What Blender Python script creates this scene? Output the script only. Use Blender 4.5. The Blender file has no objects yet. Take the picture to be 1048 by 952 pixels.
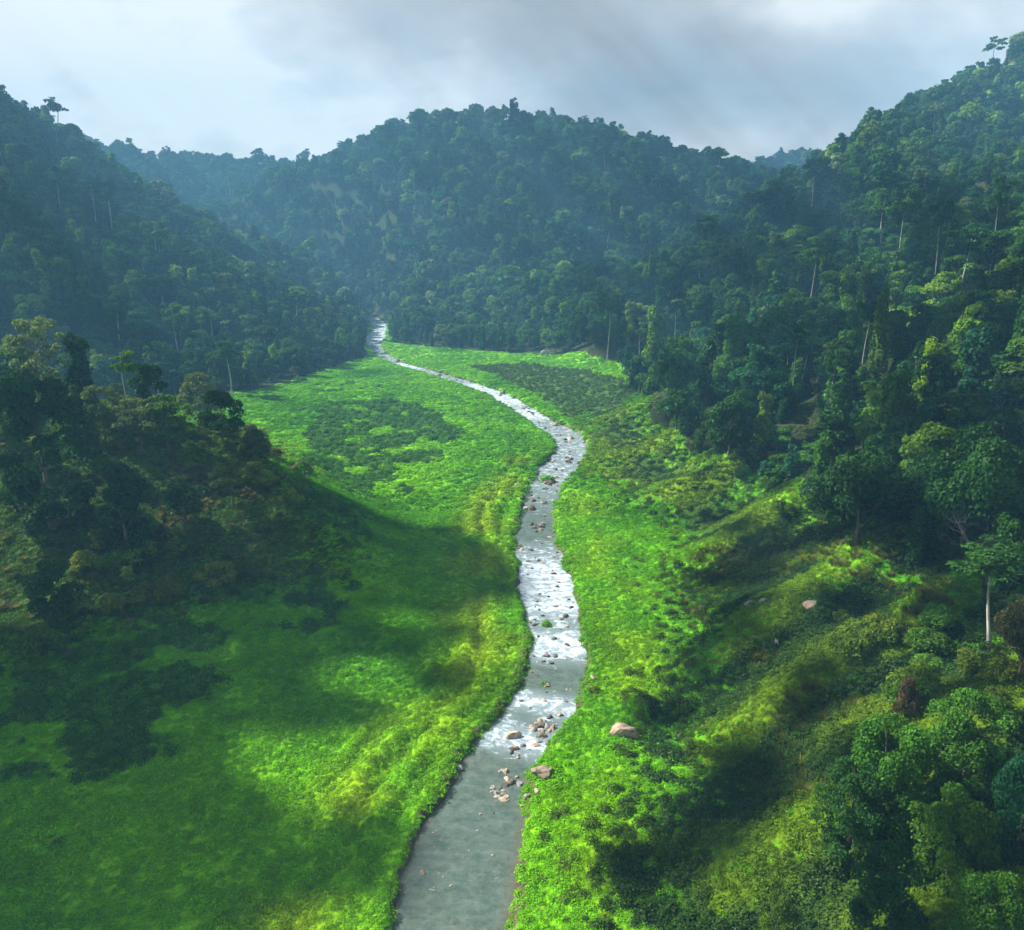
import bpy, math, random
import numpy as np
from mathutils import Vector, Matrix

# ------------------------------------------------------------------ camera, light, exposure
S = bpy.context.scene
C = S.collection
CAM_Z = 60.0
PITCH = math.atan(226 / 820)
F = 820.0
cam = bpy.data.cameras.new('camera')
cam.sensor_fit = 'HORIZONTAL'; cam.sensor_width = 36; cam.lens = 36 * F / 1048
cam.clip_start = 1; cam.clip_end = 9000
camo = bpy.data.objects.new('camera', cam); C.objects.link(camo)
camo.location = (0, 0, CAM_Z)
camo.rotation_euler = (math.pi / 2 - PITCH, 0, 0)
S.camera = camo

SUN_EL = math.radians(43); SUN_AZ = math.radians(-70)       # azimuth from +Y, negative = to the left
to_sun = Vector((math.sin(SUN_AZ) * math.cos(SUN_EL), math.cos(SUN_AZ) * math.cos(SUN_EL), math.sin(SUN_EL)))
sl = bpy.data.lights.new('sun', 'SUN'); sl.energy = 4.6; sl.angle = math.radians(0.5); sl.color = (1.0, 0.95, 0.84)
so = bpy.data.objects.new('sun', sl); C.objects.link(so)
so.rotation_euler = to_sun.to_track_quat('Z', 'Y').to_euler()

S.view_settings.view_transform = 'Standard'; S.view_settings.look = 'None'
S.view_settings.gamma = 1.0; S.view_settings.use_curve_mapping = False
S.view_settings.exposure = 1.6
S.render.engine = 'CYCLES'
S.cycles.max_bounces = 4; S.cycles.diffuse_bounces = 2; S.cycles.glossy_bounces = 2
S.cycles.transmission_bounces = 3; S.cycles.volume_bounces = 0; S.cycles.transparent_max_bounces = 8
S.cycles.use_denoising = True
S.cycles.sample_clamp_indirect = 6


def N(nt, kind, **kw):
    n = nt.nodes.new(kind)
    for k, v in kw.items():
        if k.startswith('i_'):
            n.inputs[k[2:].replace('_', ' ')].default_value = v
        else:
            setattr(n, k, v)
    return n


def make_world():
    w = bpy.data.worlds.new('World'); S.world = w; w.use_nodes = True
    nt = w.node_tree; nt.nodes.clear(); L = nt.links.new
    out = N(nt, 'ShaderNodeOutputWorld'); bg = N(nt, 'ShaderNodeBackground')
    bg.inputs['Strength'].default_value = 0.1
    L(bg.outputs[0], out.inputs['Surface'])
    sky = N(nt, 'ShaderNodeTexSky', sky_type='NISHITA', sun_disc=False)
    sky.sun_elevation = SUN_EL; sky.sun_rotation = SUN_AZ
    tc = N(nt, 'ShaderNodeTexCoord')
    sep = N(nt, 'ShaderNodeSeparateXYZ'); L(tc.outputs['Generated'], sep.inputs[0])

    def M(op, a, b=None, c=None, clamp=False):
        n = N(nt, 'ShaderNodeMath', operation=op, use_clamp=clamp)
        for i, v in enumerate((a, b, c)):
            if v is None: continue
            if isinstance(v, (int, float)): n.inputs[i].default_value = v
            else: L(v, n.inputs[i])
        return n.outputs[0]
    # cloud layer: the direction projected on a flat deck, so that clouds crowd towards the horizon
    zc = M('ADD', M('MAXIMUM', sep.outputs['Z'], 0.0), 0.42)
    cx = M('DIVIDE', sep.outputs['X'], zc); cy = M('DIVIDE', sep.outputs['Y'], zc)
    comb = N(nt, 'ShaderNodeCombineXYZ'); L(cx, comb.inputs[0]); L(cy, comb.inputs[1])
    n1 = N(nt, 'ShaderNodeTexNoise', i_Scale=0.75, i_Detail=6.0, i_Roughness=0.5, i_Distortion=0.5); L(comb.outputs[0], n1.inputs['Vector'])
    n2 = N(nt, 'ShaderNodeTexNoise', i_Scale=3.4, i_Detail=9.0, i_Roughness=0.58, i_Distortion=0.15); L(comb.outputs[0], n2.inputs['Vector'])
    dens = M('ADD', M('MULTIPLY', n1.outputs['Fac'], 0.75), M('MULTIPLY', n2.outputs['Fac'], 0.80))

    def blob(d, r, amp):                                 # a thicker or thinner place of the cloud layer
        v = Vector(d).normalized()
        dp = N(nt, 'ShaderNodeVectorMath', operation='SUBTRACT'); L(tc.outputs['Generated'], dp.inputs[0]); dp.inputs[1].default_value = v
        sc = N(nt, 'ShaderNodeVectorMath', operation='MULTIPLY'); L(dp.outputs[0], sc.inputs[0]); sc.inputs[1].default_value = (1 / r[0], 1 / r[0], 1 / r[1])
        ln = N(nt, 'ShaderNodeVectorMath', operation='DOT_PRODUCT'); L(sc.outputs[0], ln.inputs[0]); L(sc.outputs[0], ln.inputs[1])
        return M('MULTIPLY', M('EXPONENT', M('MULTIPLY', ln.outputs['Value'], -1.0)), amp)
    for d, r, amp in BLOBS:
        dens = M('ADD', dens, blob(d, r, amp))
    # grey towards the zenith
    dens = M('SUBTRACT', dens, 0.40)
    zen = M('MULTIPLY', M('SUBTRACT', sep.outputs['Z'], 0.30, clamp=True), 0.85)
    dens = M('ADD', dens, zen)
    cr = N(nt, 'ShaderNodeValToRGB'); L(dens, cr.inputs[0])
    e = cr.color_ramp.elements
    e[0].position = 0.26; e[0].color = (4.2, 4.02, 3.75, 1)
    e[1].position = 1.0; e[1].color = (0.8, 0.88, 1.0, 1)
    for p, c in ((0.345, (3.35, 3.25, 3.1, 1)), (0.40, (3.0, 2.92, 2.82, 1)), (0.48, (2.4, 2.36, 2.3, 1)), (0.62, (1.9, 1.85, 1.78, 1))):
        x = e.new(p); x.color = c
    mix = N(nt, 'ShaderNodeMix', data_type='RGBA'); mix.inputs[0].default_value = 0.93
    L(sky.outputs[0], mix.inputs[6]); L(cr.outputs[0], mix.inputs[7])
    L(mix.outputs[2], bg.inputs['Color'])


def pdir(u, v):
    dx = (u - 524) / F; dy = (476 - v) / F
    return (dx, math.cos(PITCH) + dy * math.sin(PITCH), -math.sin(PITCH) + dy * math.cos(PITCH))


BLOBS = [(pdir(720, 75), (0.24, 0.07), 0.24), (pdir(500, 15), (0.22, 0.05), 0.20), (pdir(120, 110), (0.30, 0.12), -0.14),
         (pdir(430, 110), (0.16, 0.05), -0.07), (pdir(1040, 40), (0.10, 0.06), -0.14), (pdir(860, 5), (0.10, 0.03), -0.18),
         (pdir(900, 110), (0.2, 0.03), 0.06)]
make_world()

# ------------------------------------------------------------------ noise


def _h(ix, iy, seed):
    n = (ix.astype(np.int64) * 374761393 + iy.astype(np.int64) * 668265263 + seed * 982451653) & 0xffffffff
    n = ((n ^ (n >> 13)) * 1274126177) & 0xffffffff
    n = ((n ^ (n >> 16)) * 2246822519) & 0xffffffff
    return ((n ^ (n >> 15)) & 0xffffff) / float(0xffffff)


def vn(x, y, seed=0):
    x = np.asarray(x, float); y = np.asarray(y, float)
    xi = np.floor(x); yi = np.floor(y); fx = x - xi; fy = y - yi
    fx = fx * fx * (3 - 2 * fx); fy = fy * fy * (3 - 2 * fy)
    a = _h(xi, yi, seed); b = _h(xi + 1, yi, seed); c = _h(xi, yi + 1, seed); d = _h(xi + 1, yi + 1, seed)
    return (a * (1 - fx) + b * fx) * (1 - fy) + (c * (1 - fx) + d * fx) * fy * 1.0


def fbm(x, y, sc, octv=4, seed=0, gain=0.5):
    s = 0; a = 1; t = 0; c, sn = math.cos(.6), math.sin(.6)
    x = np.asarray(x, float) / sc; y = np.asarray(y, float) / sc
    for i in range(octv):
        s = s + a * vn(x, y, seed + i * 17); t += a; a *= gain
        x, y = (c * x - sn * y) * 2.03 + 5.1, (sn * x + c * y) * 2.03 - 3.7
    return s / t * 2 - 1


def sstep(a, b, x):
    t = np.clip((x - a) / (b - a), 0, 1)
    return t * t * (3 - 2 * t)


def smax(a, b, k):
    h = np.clip(0.5 + 0.5 * (a - b) / k, 0, 1)
    return b * (1 - h) + a * h + k * h * (1 - h)


def P(u, v, Y):                                          # the point seen at a pixel of the photograph, Y metres ahead
    dx, ry, rz = pdir(u, v); t = Y / ry
    return (t * dx, Y, CAM_Z + t * rz)


def P0(u, v, z=0.0):
    dx, ry, rz = pdir(u, v); t = (z - CAM_Z) / rz
    return (t * dx, t * ry)


# ------------------------------------------------------------------ the stream
BANKS = [(952, 403, 510), (900, 418, 517), (850, 440, 525), (800, 466, 535), (760, 490, 562), (735, 515, 580), (700, 540, 592),
         (680, 543, 600), (650, 541, 595), (620, 538, 588), (600, 535, 583), (580, 530, 578), (560, 528, 570), (540, 530, 566),
         (520, 537, 564), (500, 541, 575), (485, 548, 584), (470, 562, 597), (458, 571, 600), (447, 564, 596), (436, 547, 574),
         (426, 535, 556), (416, 519, 540), (405, 500, 521), (395, 475, 494), (386, 448, 462), (379, 425, 438), (373, 405, 416), (366, 391, 401),
         (357, 380, 389), (345, 378, 391), (335, 384, 394)]
cen = []; hw = []
for v, a, b in BANKS:
    l = P0(a, v); r = P0(b, v)
    cen.append(((l[0] + r[0]) / 2, (l[1] + r[1]) / 2)); hw.append((r[0] - l[0]) / 2 * (0.93 if v > 360 else 1.25))
cen = [(-14, 20), (-22, -120), (-60, -320)][::-1] + cen + [(-132, 712), (-195, 785), (-300, 855), (-430, 930)]
hw = [5.5, 5.5, 5.5] + hw + [4, 4, 4, 4]
cen = np.array(cen); hw = np.array(hw)
# resample smoothly
_d = np.r_[0, np.cumsum(np.hypot(*np.diff(cen, axis=0).T))]


def catmull(x, y, q):
    m = np.gradient(y, x)
    i = np.clip(np.searchsorted(x, q) - 1, 0, len(x) - 2)
    h = x[i + 1] - x[i]; t = (q - x[i]) / h
    return (2 * t**3 - 3 * t**2 + 1) * y[i] + (t**3 - 2 * t**2 + t) * h * m[i] + (-2 * t**3 + 3 * t**2) * y[i + 1] + (t**3 - t**2) * h * m[i + 1]


_q = np.concatenate([np.arange(0, _d[-1], 6.0), [_d[-1]]])
RC = np.stack([catmull(_d, cen[:, 0], _q), catmull(_d, cen[:, 1], _q)], 1)
RW = np.interp(_q, _d, hw)
RW = RW * (1 + 0.10 * (2 * vn(_q / 11, _q * 0, 3) - 1))


def river_sd(x, y):
    """distance outside the water's edge (negative in the water) and side (-1 left, +1 right), position along"""
    x = np.asarray(x, float); y = np.asarray(y, float)
    best = np.full(x.shape, 1e9); side = np.zeros(x.shape); along = np.zeros(x.shape)
    for i in range(len(RC) - 1):
        ax, ay = RC[i]; bx, by = RC[i + 1]; ux, uy = bx - ax, by - ay; L2 = ux * ux + uy * uy
        t = np.clip(((x - ax) * ux + (y - ay) * uy) / L2, 0, 1)
        dx = x - ax - t * ux; dy = y - ay - t * uy
        d = np.sqrt(dx * dx + dy * dy) - (RW[i] * (1 - t) + RW[i + 1] * t)
        m = d < best
        best = np.where(m, d, best); side = np.where(m, np.sign(ux * dy - uy * dx) * -1, side); along = np.where(m, _q[i] + t * 6, along)
    return best, side, along


# ------------------------------------------------------------------ terrain
T = 13.0                                                 # trees stand on the crests: lower the ground by this much


def crest(pts, tree=T):
    out = []
    for p in pts:
        if len(p) == 4:
            x, y, z = P(p[0], p[1], p[2]); out.append((x, y, z - tree, p[3]))
        else:
            out.append(p[1:])
    return out


W = 'w'                                                  # a crest point given in metres: (W, x, y, z, slope)
RIDGES = [
    ('B', crest([(W, 330, 380, 120, .42), (1048, 148, 430, .45), (960, 185, 445, .45), (880, 208, 455, .45), (800, 222, 480, .42), (700, 250, 520, .42), (600, 274, 555, .42),
                 (500, 292, 590, .45), (430, 312, 620, .5)]), 10),
    ('A', crest([(W, 620, 560, 300, .6), (1048, 46, 640, .62), (1000, 80, 670, .6), (940, 118, 710, .55), (890, 148, 760, .5), (840, 172, 820, .5), (770, 195, 900, .5)]), 12),
    ('C', [(330, 380, 112, .5), (236, 300, 86, .5), (205, 200, 77, .52), (160, 100, 64, .52), (140, 0, 60, .5), (150, -200, 60, .5)], 10),
    ('E', crest([(W, -560, 430, 235, .62), (-30, 115, 470, .62), (30, 155, 470, .58), (75, 185, 475, .55), (120, 218, 480, .5), (160, 236, 480, .45), (210, 252, 485, .42), (255, 272, 485, .40),
                 (300, 300, 485, .38), (340, 328, 480, .36), (368, 346, 475, .4)], 20), 9),
    ('E2', crest([(W, -560, 430, 250, .6), (W, -420, 250, 110, .5), (W, -330, 120, 70, .45), (W, -300, -100, 60, .4)]), 12),
    ('F', crest([(W, -620, 660, 320, .6), (-10, 84, 660, .6), (50, 136, 665, .6), (100, 180, 680, .55), (160, 208, 700, .5), (215, 228, 710, .5), (265, 260, 715, .5), (300, 290, 715, .5), (335, 318, 710, .5)], 24), 10),
    ('G', crest([(W, -900, 1200, 330, .5), (90, 142, 1250, .5), (150, 152, 1240, .5), (220, 160, 1230, .5), (290, 160, 1230, .5), (340, 165, 1230, .5), (420, 180, 1250, .5)]), 14),
    ('H', crest([(300, 215, 1090, .5), (335, 170, 1060, .5), (370, 142, 1030, .5), (420, 124, 1005, .5), (480, 113, 990, .5), (550, 113, 980, .5), (610, 125, 985, .5), (660, 140, 990, .5),
                 (720, 154, 1010, .5), (765, 168, 1040, .5), (810, 190, 1080, .5)]), 22),
    ('H2', crest([(520, 125, 960, .5), (470, 190, 850, .5), (430, 260, 740, .5), (405, 305, 670, .5)]), 14),
    ('H3', crest([(600, 135, 960, .5), (640, 190, 860, .5), (660, 230, 760, .5)]), 14),
    ('I', crest([(640, 170, 1400, .5), (760, 165, 1400, .5), (830, 152, 1390, .5), (880, 142, 1380, .5), (1048, 110, 1380, .5), (W, 1500, 1380, 300, .5)]), 12),
    ('D', [(-330, 215, 62, .4), (-200, 196, 44, .42), (-135, 184, 31, .42), (-95, 175, 25, .44), (-66, 168, 20, .55), (-47, 160, 13, .6), (-37, 154, 6.5, .6), (-30, 148, 1, .5)], 6),
    ('J1', [(92, 280, 26, .6), (58, 268, 13, .6), (38, 262, 5, .6)], 4),
    ('J2', [(95, 235, 28, .55), (60, 226, 13, .55), (34, 218, 3.5, .6)], 4),
    ('K0', [(104, 200, 40, .62), (66, 188, 19, .7), (42, 180, 8, .65)], 2.5),
    ('K1', [(100, 165, 38, .7), (60, 152, 18, .8), (40, 142, 7.5, .7)], 2),
    ('K2', [(95, 132, 37, .75), (58, 116, 19, .8), (31, 101, 6.5, .7)], 2),
    ('K2b', [(88, 104, 34, .75), (56, 92, 19, .8), (28, 82, 6.5, .7)], 2),
    ('K3', [(82, 80, 33, .8), (46, 70, 18.5, .8), (24, 64, 6.5, .7)], 2),
    ('K4', [(74, 50, 30, .8), (36, 46, 15, .8), (20, 44, 6, .7)], 2),
]
MOUNDS = [(P0(562, 493), 2.2, 1.1), (P0(544, 521), 1.3, 1.0), (P0(559, 640), 0.9, 0.55), (P0(557, 700), 0.6, .35)]     # islets in the stream


def ridge_h(pts, x, y, r):
    best = np.full(x.shape, -1e9)
    for (ax, ay, az, as_), (bx, by, bz, bs) in zip(pts[:-1], pts[1:]):
        ux, uy = bx - ax, by - ay; L2 = ux * ux + uy * uy
        t = np.clip(((x - ax) * ux + (y - ay) * uy) / L2, 0, 1)
        d = np.hypot(x - ax - t * ux, y - ay - t * uy)
        z = az + t * (bz - az) - (as_ + t * (bs - as_)) * (np.sqrt(d * d + r * r) - r)
        best = np.maximum(best, z)
    return best


def height(x, y):
    x = np.asarray(x, float); y = np.asarray(y, float)
    sd, side, along = river_sd(x, y)
    sd = sd + sstep(420, 150, y) * (0.9 * fbm(x, y, 6, 3, 15) + 0.35 * fbm(x, y, 1.5, 2, 16))
    wx = x + 22 * fbm(x, y, 90, 2, 11) * sstep(150, 500, y); wy = y + 22 * fbm(x, y, 90, 2, 12) * sstep(150, 500, y)
    wx = wx + 5 * fbm(x, y, 26, 2, 13) * sstep(8, 40, sd); wy = wy + 5 * fbm(x, y, 26, 2, 14) * sstep(8, 40, sd)
    hill = np.full(x.shape, -30.0)
    for nm, pts, r in RIDGES:
        hill = smax(hill, ridge_h(pts, wx, wy, r), 6 if r > 5 else 1.6)
    d0 = 4 + 30 * (side > 0) * sstep(380, 430, y) * sstep(600, 540, y)
    cap = 0.5 + 0.62 * np.maximum(sd - d0, 0) + 0.012 * np.maximum(sd - d0, 0) ** 2          # the stream has cut its valley
    hill = np.where(y > 330, np.minimum(hill, cap), hill)
    amp = np.clip(hill, 0, 120)
    gully = np.abs(fbm(x, y, 75, 3, 21))
    hill = hill - gully * (amp * 0.16) + fbm(x, y, 30, 3, 22) * np.clip(amp * 0.06, 0, 4)
    # valley floor with a low bank, terraces along the stream and shallow swells
    fl = 0.75 + 0.022 * np.clip(sd, 0, 140) + 0.5 * fbm(x, y, 22, 3, 31) * sstep(2, 14, sd)
    strip = np.clip(1 - np.abs(sd - 9 - 4 * fbm(along, along * 0, 30, 2, 5)) / 9, 0, 1) * (side < 0) * (y < 240)
    fl = fl + strip * ((0.15 + 0.55 * np.clip(0.5 + 1.5 * fbm(x, y, 14, 2, 34), 0, 1)) * np.sin((sd + 1.6 * fbm(x, y, 10, 3, 33)) * 2 * math.pi / 4.6) + 0.4)
    stripr = np.clip(1 - np.abs(sd - 8.5) / 2.2, 0, 1) * (side > 0) * (y < 200) * (y > 90)
    fl = fl + 0.45 * stripr
    fl = fl * (1 - 0.6 * sstep(350, 500, y))
    h = smax(fl, hill, np.where(y > 500, 1.0, 3.0))
    bank = sstep(-0.5, 1.8, sd)
    h = -0.9 + (h + 0.9) * bank
    for (mx, my), r, hh in MOUNDS:
        d = np.hypot(x - mx, (y - my) * 0.7)
        h = np.maximum(h, -0.9 + (hh + 0.9) * sstep(r * 1.3, r * 0.3, d))
    # small lumps of the plant cover
    lump = sstep(1.0, 3.0, sd) * sstep(500, 200, y)
    h = h + lump * (0.12 * fbm(x, y, 1.6, 2, 41) + 0.16 * fbm(x, y, 4.2, 2, 42) + 0.25 * fbm(x, y, 11, 2, 43))
    return h, sd, side


def axis_pts(lo, hi, a, fine, k):
    out = [a]; p = a
    while p < hi:
        p += max(fine, k * abs(p)); out.append(p)
    p = a; lowr = []
    while p > lo:
        p -= max(fine * 2, k * 2.5 * abs(p - a)); lowr.append(p)
    return np.array(lowr[::-1] + out)


gy = axis_pts(-400, 1750, 40, 0.55, 0.0048)
xs = [0]; p = 0
while p < 1500:
    p += max(0.62, 0.0085 * p); xs.append(p)
gx = np.array([-q for q in xs[::-1]][:-1] + xs)
GX, GY = np.meshgrid(gx, gy)
HZ, SD, SIDE = height(GX, GY)
print('terrain grid', GX.shape)


def interp(A, x, y):
    x = np.asarray(x, float); y = np.asarray(y, float)
    i = np.clip(np.searchsorted(gx, x) - 1, 0, len(gx) - 2); j = np.clip(np.searchsorted(gy, y) - 1, 0, len(gy) - 2)
    fx = np.clip((x - gx[i]) / (gx[i + 1] - gx[i]), 0, 1); fy = np.clip((y - gy[j]) / (gy[j + 1] - gy[j]), 0, 1)
    return (A[j, i] * (1 - fx) + A[j, i + 1] * fx) * (1 - fy) + (A[j + 1, i] * (1 - fx) + A[j + 1, i + 1] * fx) * fy


def hz(x, y): return interp(HZ, x, y)


_ts = 25 * np.exp(np.linspace(0, math.log(2400 / 25), 2600))


def hit(u, v, off=0.0):
    dx, ry, rz = pdir(u, v)
    x = dx * _ts; y = ry * _ts; z = CAM_Z + rz * _ts
    b = np.nonzero(z < hz(x, y) + off)[0]
    i = b[0] if len(b) else len(_ts) - 1
    return float(x[i]), float(y[i])


def inpoly(poly, x, y):
    x = np.asarray(x, float); y = np.asarray(y, float)
    r = np.zeros(x.shape, bool); n = len(poly)
    for i in range(n):
        x1, y1 = poly[i]; x2, y2 = poly[(i + 1) % n]
        if y1 == y2: continue
        c = ((y1 > y) != (y2 > y)) & (x < (x2 - x1) * (y - y1) / (y2 - y1) + x1)
        r ^= c
    return r


def wob(x, y, a, sc, seed):                              # ragged patch edges
    return x + a * fbm(x, y, sc, 3, seed), y + a * fbm(x, y, sc, 3, seed + 9)


def HP(*px): return [hit(u, v) for u, v in px]


POLY_RF = HP((402, 350), (450, 356), (560, 361), (635, 372), (652, 396), (672, 420), (690, 440), (735, 462), (790, 492), (840, 528), (890, 560), (950, 590), (1000, 612), (1044, 650)) + \
    [(86, 60), (90, -100), (900, -100), (1800, 500), (1800, 2400), (-105, 2400), (-105, 640), (-96, 632)]
POLY_LF = [(-105.5, 2400), (-105.5, 640), (-114, 632)] + HP((376, 352), (372, 366), (340, 376), (300, 388), (262, 400)) + [(-150, 300), (-230, 262), (-360, 250), (-700, -100), (-1500, 0), (-1800, 2400)]
POLY_KNOLL = HP((0, 690), (120, 640), (250, 600), (330, 590), (352, 560), (330, 520), (290, 480), (262, 450)) + [(-100, 215), (-180, 250), (-360, 250), (-360, 100), (-140, 112)]
POLY_DRY = HP((0, 610), (60, 600), (150, 560), (200, 540), (290, 510), (300, 480), (250, 445), (190, 450), (120, 500), (0, 560))
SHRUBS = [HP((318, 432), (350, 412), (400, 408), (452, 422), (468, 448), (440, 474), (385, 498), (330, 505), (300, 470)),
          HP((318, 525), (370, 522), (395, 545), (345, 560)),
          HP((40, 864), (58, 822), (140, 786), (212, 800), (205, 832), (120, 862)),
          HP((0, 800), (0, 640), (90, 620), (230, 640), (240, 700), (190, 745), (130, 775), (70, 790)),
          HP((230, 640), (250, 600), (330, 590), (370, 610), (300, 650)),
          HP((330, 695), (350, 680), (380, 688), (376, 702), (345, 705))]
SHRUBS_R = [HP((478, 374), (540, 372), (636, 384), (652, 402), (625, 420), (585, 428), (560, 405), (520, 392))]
POLY_OLIVE = HP((600, 430), (640, 405), (690, 440), (790, 500), (890, 570), (1044, 655)) + [(110, 60), (110, -60), (24, -60)] + HP((640, 948), (680, 850), (690, 760), (690, 700), (740, 655), (720, 600), (690, 545), (640, 500), (600, 490), (590, 465))
POLY_YEL = HP((700, 588), (740, 584), (770, 600), (740, 606))

rng = np.random.default_rng(7)

# per-point cover colours: the plants' own, with lit crests and dark folds painted on the humps


def cover(x, y):
    """weights of the kinds of plant cover at a place"""
    x1, y1 = wob(x, y, 5, 14, 51); x2, y2 = wob(x1, y1, 2.2, 3.5, 52)
    jit = np.random.default_rng(4).normal(size=(2,) + np.shape(x))
    x2, y2 = x2 + jit[0] * .8, y2 + jit[1] * .8
    x3, y3 = x2 + jit[0] * 4.0, y2 + jit[1] * 4.0
    forest = inpoly(POLY_RF, x1, y1) | inpoly(POLY_LF, x1, y1)
    shrub = np.zeros(np.shape(x), bool)
    for p in SHRUBS: shrub |= inpoly(p, x2, y2)
    n = fbm(x, y, 7, 3, 61)
    shrub &= n > np.where(y < 175, 0.08, -0.22)
    d = np.hypot(x, y)
    left = (interp(SIDE, x, y) < 0)
    sd = interp(SD, x, y)
    shrub |= (n > 0.42 + 0.5 * sstep(40, 8, sd)) & left & (sd > 6) & ~forest & (y > 150)          # stray dark clumps
    shrub_r = np.zeros(np.shape(x), bool)
    for p in SHRUBS_R: shrub_r |= inpoly(p, x2, y2)
    olive = inpoly(POLY_OLIVE, x3, y3)
    knoll = inpoly(POLY_KNOLL, x3, y3)
    dry = inpoly(POLY_DRY, x3, y3) & (fbm(x, y, 9, 3, 71) > 0.10)
    return forest, shrub, shrub_r, olive, knoll, dry, sd, left


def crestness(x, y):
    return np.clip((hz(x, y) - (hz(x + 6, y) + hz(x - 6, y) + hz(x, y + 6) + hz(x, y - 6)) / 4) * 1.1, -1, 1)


def grass_col(x, y, sd, left):
    n1 = fbm(x, y, 34, 3, 81)[..., None]; n2 = fbm(x, y, 6, 3, 82)[..., None]; n3 = fbm(x, y, 1.4, 2, 83)[..., None]
    a = np.array([0.080, 0.305, 0.001]); b = np.array([0.175, 0.450, 0.001]); c = np.array([0.046, 0.180, 0.002])
    t = np.clip(0.5 + n1 * 0.8 + n2 * 0.2, 0, 1)
    col = a * (1 - t) + b * t
    u = np.clip(-n1 * 0.8 - n2 * 0.6 + 0.05, 0, 1)
    col = col * (1 - u) + c * u
    # yellower plants on the terraces beside the stream
    k = (np.clip(1 - np.abs(sd - 8) / 9, 0, 1) * np.where(left, 1.0, 0.55) * np.clip(0.5 + fbm(x, y, 11, 2, 84) * 1.6, 0, 1))[..., None]
    k = k * sstep(260, 190, y)[..., None]
    col = col * (1 - k) + np.array([0.235, 0.370, 0.003]) * k
    return col * (1 + 0.20 * n3)


def ground_colour(x, y):
    forest, shrub, shrub_r, olive, knoll, dry, sd, left = cover(x, y)
    col = grass_col(x, y, sd, left)
    n = fbm(x, y, 5, 3, 91)[..., None]; n2 = fbm(x, y, 16, 2, 92)[..., None]

    def put(m, c1, c2, t=None):
        tt = np.clip(0.5 + (n if t is None else t) * 1.2, 0, 1)
        cc = np.array(c1) * (1 - tt) + np.array(c2) * tt
        m = m[..., None] if m.ndim == x.ndim else m
        return np.where(m, cc, col)
    col = put(olive, (0.040, 0.095, 0.008), (0.125, 0.215, 0.006), n * .6 + n2 * .6 + crestness(x, y)[..., None] * .8)  # grassier crests, with their light and the folds' shade put into the colour
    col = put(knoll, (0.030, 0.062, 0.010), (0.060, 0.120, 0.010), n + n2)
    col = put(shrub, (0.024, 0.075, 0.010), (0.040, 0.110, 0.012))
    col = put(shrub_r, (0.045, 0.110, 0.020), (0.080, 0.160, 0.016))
    col = put(dry, (0.055, 0.080, 0.016), (0.105, 0.115, 0.032))
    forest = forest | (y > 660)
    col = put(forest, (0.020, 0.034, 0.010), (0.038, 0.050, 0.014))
    yel = inpoly(POLY_YEL, *wob(x, y, 1.5, 4, 95))
    col = put(yel, (0.19, 0.25, 0.01), (0.27, 0.28, 0.01))
    mud = (sd < 1.5 + 1.3 * fbm(x, y, 8, 2, 96)) & (y < 560)
    col = put(mud, (0.070, 0.060, 0.035), (0.120, 0.100, 0.060))
    return np.clip(col, 0.003, 1)


# ------------------------------------------------------------------ materials
MAT = {}


def newmat(name):
    m = bpy.data.materials.new(name); m.use_nodes = True; m.node_tree.nodes.clear(); MAT[name] = m
    nt = m.node_tree; out = N(nt, 'ShaderNodeOutputMaterial')
    return m, nt, nt.links.new, out


def ground_mat():
    m, nt, L, out = newmat('plant_covered_ground')
    at = N(nt, 'ShaderNodeAttribute', attribute_name='Col')
    geo = N(nt, 'ShaderNodeNewGeometry')
    n1 = N(nt, 'ShaderNodeTexNoise', i_Scale=1.9, i_Detail=5.0, i_Roughness=0.7); L(geo.outputs['Position'], n1.inputs['Vector'])
    mr = N(nt, 'ShaderNodeMapRange', i_From_Min=0.3, i_From_Max=0.7, i_To_Min=0.62, i_To_Max=1.38); L(n1.outputs['Fac'], mr.inputs[0])
    mx = N(nt, 'ShaderNodeVectorMath', operation='SCALE'); L(at.outputs['Color'], mx.inputs[0]); L(mr.outputs[0], mx.inputs['Scale'])
    vor = N(nt, 'ShaderNodeTexVoronoi', i_Scale=1.3); L(geo.outputs['Position'], vor.inputs['Vector'])
    ad = N(nt, 'ShaderNodeMath', operation='SUBTRACT'); L(n1.outputs['Fac'], ad.inputs[0]); L(vor.outputs['Distance'], ad.inputs[1])
    bp = N(nt, 'ShaderNodeBump', i_Strength=0.9, i_Distance=0.45); L(ad.outputs[0], bp.inputs['Height'])
    d = N(nt, 'ShaderNodeBsdfPrincipled'); d.inputs['Roughness'].default_value = 0.9; d.inputs['Specular IOR Level'].default_value = 0.1
    L(mx.outputs[0], d.inputs['Base Color']); L(bp.outputs[0], d.inputs['Normal']); L(d.outputs[0], out.inputs[0])
    return m


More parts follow.
